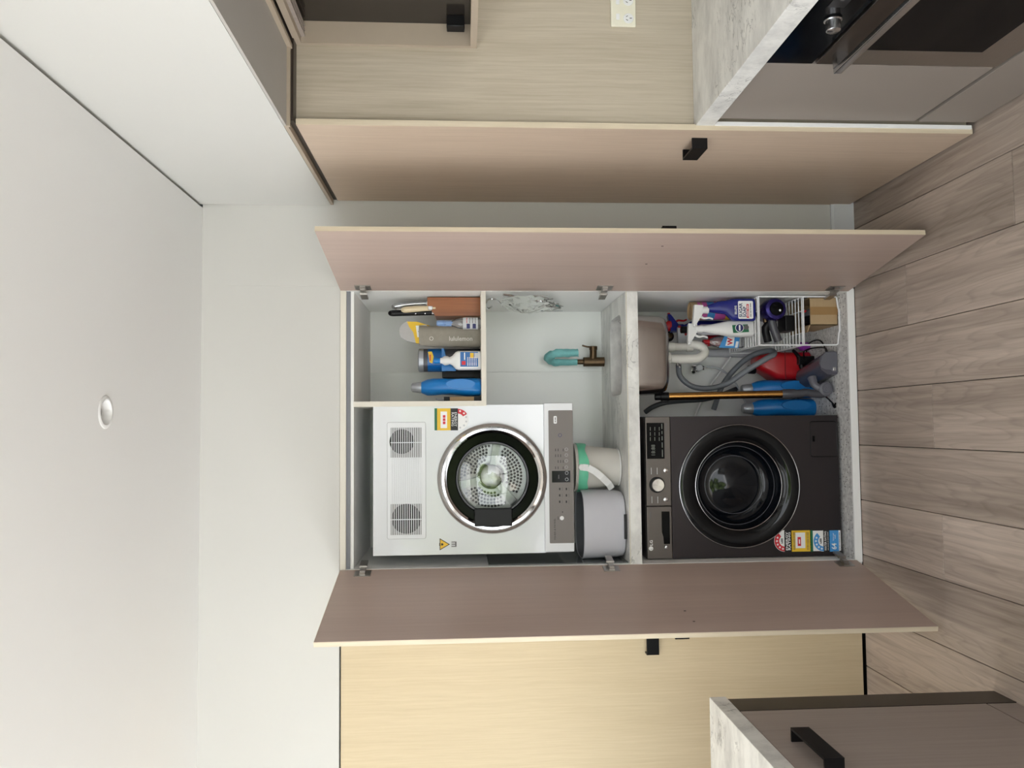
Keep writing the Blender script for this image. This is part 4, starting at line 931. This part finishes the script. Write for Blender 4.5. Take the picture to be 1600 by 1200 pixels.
part('spout_cap', G().cyl(vc+Vector((0, -.005, .02)), vc+Vector((-.022, -.02, .026)), .009), M_chrome, vv)
single('braided_hose', G().tube(P3((1104, 573, 3.81), (1120, 575, 3.8), (1136, 584, 3.8), (1148, 597, 3.8), (1156, 612, 3.81), (1166, 630, 3.82)), .0052, 10, 5), M_lgrey, 'thin braided hose leaving the chrome stop valve', 'hose')
bk_ = at(1046, 525, 3.85)
ck = thing('tap_fitting', 'black round tap fitting on the back wall beside the sink bowl', 'tap fitting', bk_)
part('flange', G().lathe([(.026, 0), (.026, .006), (.022, .009)], (bk_.x, YB-.0005, bk_.z), (0, -1, 0), 28), M_blk, ck)
part('spindle', G().lathe([(.013, 0), (.012, .03), (.004, .033)], (bk_.x, YB-.009, bk_.z), (0, -1, 0), 16), M_brz, ck)
single('drain_hose', G().tube(P3((1060, 570, 3.62), (1063, 588, 3.61), (1080, 603, 3.6), (1105, 607, 3.58), (1135, 600, 3.55), (1165, 580, 3.51), (1198, 560, 3.48), (1210, 553, 3.5), (1203, 548, 3.56), (1176, 555, 3.64), (1150, 575, 3.7), (1128, 604, 3.74), (1115, 640, 3.77)), .0125, 12, 6), M_hoseg, 'grey drain hose looping forward beside the red canister', 'hose')
single('hose_clip', G().torus(at(1061, 573, 3.62), (0, 0, 1), .0135, .003, 20, 6).cyl(at(1058, 565, 3.61), at(1059, 572, 3.605), .006), M_chrome, 'small metal clip at the top of the drain hose', 'clip')
single('outlet_hose', G().tube(P3((1008, 644, 3.62), (1020, 636, 3.6), (1040, 629, 3.6), (1070, 626, 3.63), (1100, 624, 3.68), (1124, 618, 3.74), (1150, 608, 3.8)), .0115, 12, 5), M_hosed, 'dark grey hose rising behind the gold wand to the washer', 'hose')
single('white_tube', G().tube(P3((1142, 558, 3.8), (1126, 580, 3.81), (1108, 606, 3.82), (1090, 640, 3.83), (1085, 655, 3.83)), .0055, 10, 4), M_wplast, 'thin white tube slanting across the back wall behind the hoses', 'tube')

# ------------------------------------------------------------------ white wire rack
RX0, RX1, RF, RB, RZ1, RZ2 = .338, .548, 3.352, 3.735, .383, .187
rk = thing('wire_rack', 'white two-tier wire rack under the sink holding spray bottles', 'rack', ((RX0+RX1)/2, RF, SLAB))
def frame(y, jog):
    z = SLAB+.004
    p = [(RX0, y, RZ1), (RX0, y, z+.012), (RX0+.004, y, z+.004), (RX0+.02, y, z+.002)]
    if jog: p += [(RX0+.05, y-.004, z), (RX0+.06, y-.012, z), (RX1-.06, y-.012, z), (RX1-.05, y-.004, z)]
    p += [(RX1-.02, y, z+.002), (RX1-.004, y, z+.004), (RX1, y, z+.012), (RX1, y, RZ1)]
    return G().tube(p, .0038, 8, 1)
part('leg_frame', frame(RF, True), M_wire, rk); part('leg_frame', frame(RB, False), M_wire, rk)
for z, n in ((RZ1, 13), (RZ2, 12)):
    part('shelf_rim', G().tube([(RX0, RF, z), (RX0, RB, z), (RX1, RB, z), (RX1, RF, z)], .0036, 8, 1, True), M_wire, rk)
    for k in range(n): part('shelf_wire', G().cyl((RX0, RF+.012+(RB-RF-.02)*k/(n-1), z+.0015), (RX1, RF+.012+(RB-RF-.02)*k/(n-1), z+.0015), .0027, seg=6), M_wire, rk)
    for x in (RX0+.055, RX1-.06): part('cross_wire', G().cyl((x, RF, z-.003), (x, RB, z-.003), .0022, seg=6), M_wire, rk)
RT = RZ1+.0038; RM = RZ2+.0038

def spray(o, rot, label, secs, mt, heads, zh, mirror=1):
    t = bottle('spray_bottle', label, 'spray bottle', o, secs, mt, 36, rot)
    R = Matrix.Rotation(rot, 3, 'Z'); X = R @ Vector((mirror, 0, 0)); Y = R @ YV
    part('collar', G().lathe([(.0155, 0), (.016, .003), (.015, .03)], o+ZV*zh, (0, 0, 1), 20), heads[0], t)
    hd = part('trigger_head', G().prism([(-.02, .024), (.012, .024), (.022, .03), (.062, .055), (.064, .068), (.058, .07), (-.022, .062)], o+ZV*zh-Y*.011, X, ZV, Y*.022), heads[0], t)
    part('trigger', G().tube([o+ZV*(zh+.035)+X*.026, o+ZV*(zh+.02)+X*.036, o+ZV*(zh-.004)+X*.034, o+ZV*(zh-.02)+X*.04], [.006, .005, .0045, .004], 8, 3), heads[1], hd)
    part('nozzle', G().cyl(o+ZV*(zh+.062)+X*.062, o+ZV*(zh+.061)+X*.072, .007, seg=12), heads[1], hd)
    return t
# sugar soap
o = Vector((.497, 3.405, RT))
zt = .205
ss = spray(o, math.radians(0), 'cobalt blue sugar soap trigger spray bottle at the front of the rack', [(0, .048, .024, 0, 0, 4), (.005, .05, .027, 0, 0, 4), (.085, .049, .027, 0, 0, 3.6), (.1, .046, .026, .002, 0, 3.2), (.125, .03, .024, .012, 0, 2.8), (.16, .026, .021, .011, 0, 2.6), (.19, .019, .017, .008, 0, 2.2), (.206, .014, .014, .006, 0, 2)], M_ssb, (M_wplast, M_wplast), .202, -1)
lb = part('label_print', G().prism(rrect(-.042, .036, .012, .078, .006), (o.x, o.y-.0275, o.z), XV, ZV, -YV*.0008), M_wht, ss)
lq = lambda dx, dz: (o.x+dx, o.y-.0284, o.z+dz)
text(lb, 'SUGAR', lq(-.004, .067), M_navy, .062, .0145, bold=.03); text(lb, 'SOAP', lq(-.012, .050), M_navy, .046, .0145, bold=.03)
part('red_strip', G().box((o.x-.038, o.y-.029, o.z+.031), (o.x+.022, o.y-.0282, o.z+.041)), M_red, lb)
text(lb, 'Trigger spray', lq(-.008, .036), M_wht, .05, .006, d=.0012)
text(lb, 'Cleans walls and ceilings', lq(-.004, .023), M_gink, .06, .005)
text(ss, 'SELLEYS', lq(-.004, .089), M_wht, .038, .0095, bold=.03)
# white cleaning spray
o = Vector((.418, 3.43, RT))
w2 = spray(o, math.radians(12), 'white trigger spray bottle with green badge leaning beside the blue one', [(0, .034, .026, 0, 0, 3), (.005, .037, .029, 0, 0, 3), (.06, .037, .029, 0, 0, 2.8), (.11, .034, .027, 0, 0, 2.6), (.17, .022, .02), (.215, .013, .013), (.225, .0125, .0125)], M_wplast, (M_wplast, M_wplast), .222, -1)
def badge(parent, pts, mt, c): return part('badge', G().prism(pts, c, XV, ZV, -YV*.0008), mt, parent)
cb_ = Vector((o.x-.004, o.y-.0325, o.z+.065))
b1 = badge(w2, [(-.018, .03), (.016, .034), (.02, -.035), (-.014, -.04)], M_grn, cb_)
badge(w2, circ((.004, .002), .019, 20), M_wht, cb_-YV*.0008); badge(w2, circ((.004, .002), .0165, 20), M_navy, cb_-YV*.0014)
text(w2, 'OXO', cb_+Vector((.004, -.0024, .002)), M_wht, .024, .012, bold=.03)
badge(w2, circ((.006, -.028), .011, 18), M_gink, cb_-YV*.0012)
# pictorial blue window-cleaner pack
o = Vector((.372, 3.545, RT))
wx = thing('refill_pouch', 'clear bottle with slanted blue and red label behind the white spray', 'bottle', o)
part('body', G().loft([(0, .026, .02, 0, 0, 3), (.004, .028, .022, 0, 0, 3), (.11, .028, .022, 0, 0, 3), (.14, .02, .018, 0, 0, 2.5), (.158, .011, .011)], o, 32), M_clear, wx)
lb = part('label_print', G().prism([(-.03, .03), (.03, .02), (.03, .09), (-.028, .12)], o+Vector((0, -.0225, 0)), XV, ZV, -YV*.0008), M_lblue, wx)
part('white_patch', G().prism([(-.02, .052), (.022, .046), (.022, .078), (-.02, .09)], o+Vector((0, -.0234, 0)), XV, ZV, -YV*.0004), M_wht, lb)
text(lb, 'W', o+Vector((.0, -.0240, .068)), M_red, .034, .024, bold=.04)
part('white_patch', G().prism([(-.028, .034), (.0, .028), (.0, .04), (-.028, .046)], o+Vector((0, -.0234, 0)), XV, ZV, -YV*.0004), M_wht, lb)
part('cap', G().loft([(.156, .012, .012), (.185, .0115, .0115)], o, 20), M_redp, wx)
# kraft canister with pink print
o = Vector((.512, 3.535, RT)); 
kc_ = thing('card_tube', 'large kraft and pink printed cardboard tube at the back of the rack', 'tube', o)
part('tube_wall', G().lathe([(.040, 0), (.040, .245), (.037, .247), (.035, .238)], o, (0, 0, 1), 40), M_kraft, kc_)
for z, h, mt in ((.205, .012, M_pink), (.175, .022, M_pink), (.14, .034, M_lblue), (.09, .05, M_pink), (.06, .03, M_yel), (.02, .04, M_pink)):
    part('printed_band', G().lathe([(.0404, z), (.0404, z+h)], o, (0, 0, 1), 40, (False, False)), mt, kc_)
part('lid', G().lathe([(.0365, .236), (.001, .236)], o, (0, 0, 1), 36, (True, True)), M_kraft, kc_)
# red and blue trigger bottle, black-capped bottle
o = Vector((.452, 3.655, RT))
rb = spray(o, .3, 'tall bottle with red and blue trigger behind the card tube', [(0, .03, .026, 0, 0, 3), (.2, .03, .026, 0, 0, 3), (.235, .014, .014), (.245, .013, .013)], M_ssb, (M_ssb, M_redp), .243, 1)
part('red_nose', G().loft([(.3, .02, .013, .01, 0), (.315, .026, .014, .006, 0), (.335, .018, .01, -.004, 0), (.345, .006, .005, -.01, 0)], o, 20), M_redp, rb, 'red rounded nozzle cover')
o = Vector((.425, 3.52, RT))
bb = bottle('capped_bottle', 'grey bottle with a ridged black cap among the sprays on the rack', 'bottle', o, [(0, .024, .024), (.2, .024, .024), (.225, .014, .014), (.23, .014, .014)], M_greyw)
part('cap', G().lathe([(.015, .23), (.0185, .232), (.0185, .245), (.016, .247), (.016, .29), (.014, .292)], o, (0, 0, 1), 24), M_blk, bb)
o = Vector((.388, 3.635, RT))
rs = spray(o, -.4, 'pale grey trigger bottle with a red curved trigger at the back of the rack', [(0, .024, .022, 0, 0, 3), (.18, .024, .022, 0, 0, 3), (.215, .013, .013)], M_lgrey, (M_lgrey, M_redp), .212, 1)
part('red_label', G().loft([(.06, .0245, .0225, 0, 0, 3), (.14, .0245, .0225, 0, 0, 3)], o, 28, (False, False), -.4), M_redp, rs)

# vacuum motor body on the middle shelf
vm = thing('stick_vacuum', 'purple and black stick vacuum body lying on the middle shelf of the rack', 'vacuum', (.47, 3.43, RM))
pc0 = at(1211, 474, 3.385); pc0.x = min(pc0.x, .498)
part('motor_housing', G().lathe([(.03, -.012), (.044, -.008), (.05, .004), (.05, .05), (.045, .075), (.04, .13)], pc0, (0, 1, 0), 40), M_purp, vm)
part('end_cap', G().lathe([(.03, -.016), (.029, -.02), (.015, -.022), (.001, -.022)], pc0, (0, 1, 0), 32, (False, True)), M_blkg, vm)
part('badge_dot', G().lathe([(.005, 0), (.004, .001)], pc0+Vector((-.008, -.0225, -.012)), (0, -1, 0), 14), M_wht, vm)
a1, a2 = at(1205, 510, 3.40), at(1215, 534, 3.42)
part('grip', G().tube([pc0+Vector((-.035, .02, -.01)), at(1206, 503, 3.41), at(1216, 533, 3.42)], [.016, .018, .018], 18, 3), M_dgrey, vm)
part('bin', G().tube([pc0+Vector((-.05, .03, .0)), at(1196, 512, 3.43), at(1200, 534, 3.44)], [.013, .017, .017], 18, 3), M_blk, vm)
part('battery', G().rbox((pc0.x-.09, 3.43, RM), (pc0.x-.02, 3.52, RM+.045), .006, 2), M_blk, vm)
part('mount', G().tube([pc0+Vector((-.02, .05, .03)), pc0+Vector((-.06, .05, .02)), pc0+Vector((-.1, .06, -.03))], .01, 10, 3), M_brz, vm)
# box of attachments on the slab
bx = thing('cardboard_box', 'open kraft cardboard box with brown tape on the slab under the rack', 'box', (.49, 3.45, SLAB))
x0, x1, y0, y1, zt = .425, .556, 3.362, 3.60, SLAB+.122
g = G(); rot = Matrix.Rotation(.16, 3, 'Z'); pv = Vector((x0, y0, 0))
for a, b in (((x0, y0, SLAB), (x1-.01, y0+.003, zt)), ((x0, y0, SLAB), (x0+.003, y1, zt)), ((x1-.013, y0, SLAB), (x1-.01, y1, zt)), ((x0, y1-.003, SLAB), (x1-.01, y1, zt)), ((x0, y0, SLAB), (x1-.01, y1, SLAB+.003))): g.box(a, b)
part('carton', g, M_kraft, bx)
part('tape', G().box((x0+.045, y0-.0008, SLAB), (x0+.08, y0, zt)), M_tape, bx)
part('flap', G().obox((x0, y0+.003, zt), (-.03, 0, .012), (0, .2, 0), (0, 0, .003)), M_kraft, bx)
for k, (x, y, mt, lab, h) in enumerate(((x0+.03, y0+.05, M_blk, 'black crevice attachment lying in the cardboard box', .03), (x0+.055, y0+.06, M_dgrey, 'grey nozzle attachment in the cardboard box', .032))):
    t = thing('vacuum_attachment', lab, 'attachment', (x, y, zt-.05), 'attachments in the cardboard box')
    part('nozzle', G().loft([(0, .022, .05, 0, 0, 3), (.05, .022, .05, 0, 0, 3), (.05+h*.55, .014, .03, 0, 0, 2.5)], (x, y, zt-.06), 24), mt, t)
    if k: part('red_button', G().rbox((x+.004, y-.03, zt+.002), (x+.016, y-.004, zt+.014), .003, 2), M_redp, t)

# red canister, blue bottles and wand on the slab
rc = thing('red_canister', 'red plastic canister with black strap standing behind the vacuum wand', 'canister', (.255, 3.72, SLAB))
o = Vector((.270, 3.71, SLAB)); 
part('body', G().loft([(0, .06, .075, 0, 0, 5), (.006, .066, .082, 0, 0, 5), (.12, .066, .082, 0, 0, 5), (.165, .066, .082, .004, 0, 5), (.2, .05, .075, .012, 0, 4), (.235, .038, .065, .018, 0, 3.5), (.245, .03, .05, .018, 0, 3)], o, 48), M_redp, rc)
part('seam', G().box((o.x-.0655, o.y-.084, SLAB+.128), (o.x+.066, o.y-.0815, SLAB+.131)), mat('dark_red', (110, 14, 22), .4), rc)
part('neck_cap', G().lathe([(.02, .243), (.021, .25), (.02, .275), (.016, .278)], o+Vector((-.012, 0, 0)), (0, 0, 1), 24), M_blk, rc)
part('strap', G().tube([o+Vector((.072, -.06, .08)), o+Vector((.05, -.09, .075)), o+Vector((.02, -.094, .06)), o+Vector((-.01, -.098, .058)), o+Vector((-.035, -.1, .035))], [.007, .009, .012, .012, .007], 10, 3), M_blk, rc)
detergent(Vector((.162, 3.665, SLAB)), 1.12, 'blue detergent bottle standing beside the red canister behind the gold wand', 0)
detergent(Vector((.072, 3.66, SLAB)), 1.12, 'blue detergent bottle standing nearest the washing machine on the slab', 0)

wnd = thing('vacuum_wand', 'gold stick-vacuum wand with grey floor head leaning beside the washer', 'vacuum wand', at(1300, 608, 3.44))
wt_, wb2 = at(1020, 620, 3.50), at(1226, 615.5, 3.43)
ax = (wt_-wb2).normalized()
part('tube', G().cyl(wb2-ax*.01, wt_-ax*.06, .0165, seg=28), M_gold, wnd)
part('top_connector', G().lathe([(.0195, 0), (.0195, .035), (.016, .037), (.016, .06), (.013, .062)], wt_-ax*.07, ax, 24), M_blk, wnd)
part('release_button', G().rbox(tuple(wt_-ax*.055+Vector((-.026, -.012, -.012))), tuple(wt_-ax*.055+Vector((-.016, .012, .016))), .003, 2), M_blk, wnd)
part('lower_connector', G().lathe([(.018, 0), (.021, .008), (.021, .055), (.0185, .06), (.0185, .085)], wb2+ax*.012, -ax, 28), M_dgrey, wnd)
jb = wb2-ax*.07; jt = at(1288, 608, 3.415)
part('bent_neck', G().tube([jb+ax*.03, jb, jb-ax*.022+Vector((.004, 0, 0)), (jb-ax*.05+jt)/2+Vector((-.014, 0, -.012)), jt+Vector((-.006, 0, -.022))], [.0185, .0185, .018, .0165, .014], 18, 4), M_dgrey, wnd)
jn = part('joint', G().lathe([(.029, .02), (.031, .014), (.031, -.014), (.029, -.018), (.02, -.02), (.019, -.023), (.013, -.022), (.012, -.025), (.006, -.0245), (.005, -.026)], jt, (0, 1, 0), 36), M_mgrey, wnd)
part('head_neck', G().tube([jt+Vector((.004, 0, .02)), jt+Vector((.02, .005, .042)), jt+Vector((.052, .02, .044))], [.018, .016, .02], 16, 4), M_mgrey, wnd)
hx = at(1292, 567, 3.372).x
hd_ = part('floor_head', G().prism([(-.048, 0), (.045, 0), (.05, .01), (.048, .05), (.03, .072), (0, .08), (-.03, .072), (-.05, .045), (-.052, .01)], (hx, 3.372, SLAB+.004), XV, ZV, Vector((-.05, .25, 0))), mat('smoky_vacuum_plastic', (84, 82, 92), .25, var=.1), wnd)
part('end_cap', G().prism([(-.04, .002), (.043, .002), (.047, .012), (.045, .05), (.028, .069), (0, .076), (-.02, .07), (-.028, .052), (-.03, .03), (-.04, .02)], (hx, 3.3695, SLAB+.004), XV, ZV, YV*.004), M_mgrey, hd_)
part('latch', G().rbox((hx-.035, 3.365, SLAB+.012), (hx-.018, 3.3705, SLAB+.026), .002, 1), M_alu, hd_)
single('power_adapter', G().rbox((.272, 3.6, SLAB), (.312, 3.63, SLAB+.075), .004, 2), M_blk, 'black power adapter brick behind the vacuum floor head', 'adapter')
cb2 = thing('charging_cable', 'black charging cable coiled behind the vacuum head on the slab', 'cable', (.3, 3.56, SLAB))
z = SLAB+.004
part('cord', G().tube([(.30, 3.6, SLAB+.05), (.33, 3.55, SLAB+.07), (.34, 3.5, SLAB+.04), (.33, 3.47, z), (.27, 3.5, z), (.25, 3.6, z), (.30, 3.68, z), (.37, 3.64, z+.006), (.375, 3.52, z+.006), (.31, 3.46, z+.006), (.24, 3.5, z+.01), (.2, 3.56, z), (.15, 3.55, z), (.105, 3.46, z), (.085, 3.42, z)], .0032, 8, 6), M_blk, cb2)
part('plug', G().tube([(.086, 3.425, z+.002), (.075, 3.405, z+.004), (.07, 3.397, z+.004)], [.004, .007, .006], 8, 3).cyl((.072, 3.402, z+.004), (.088, 3.39, z+.004), .0035, seg=8), M_blk, cb2)
single('violet_bottle', G().loft([(0, .018, .018), (.01, .02, .02), (.04, .02, .02), (.05, .008, .008), (.06, .008, .008)], (.362, 3.66, SLAB), 28), M_purpl, 'violet bottle standing on the slab under the wire rack', 'bottle')
# garden foliage, mirrored in the dryer glass
g = G()
for k in range(14):
    c = Vector((-3.2+random.uniform(0, 3.6), -8-random.uniform(0, 1.2), random.uniform(.3, 2.6))); i0 = len(g.v)
    g.sphere(c, random.uniform(.5, .9), 14)
    for i in range(i0, len(g.v)): g.v[i] += (g.v[i]-c)*(.35*noise.noise(g.v[i]*2.3))
hg = single('garden_foliage', g, mat('leaf_green', (92, 110, 52), .7, var=.5, scale=6), 'green garden foliage outside, mirrored in the dryer door', 'foliage'); hg['kind'] = 'stuff'
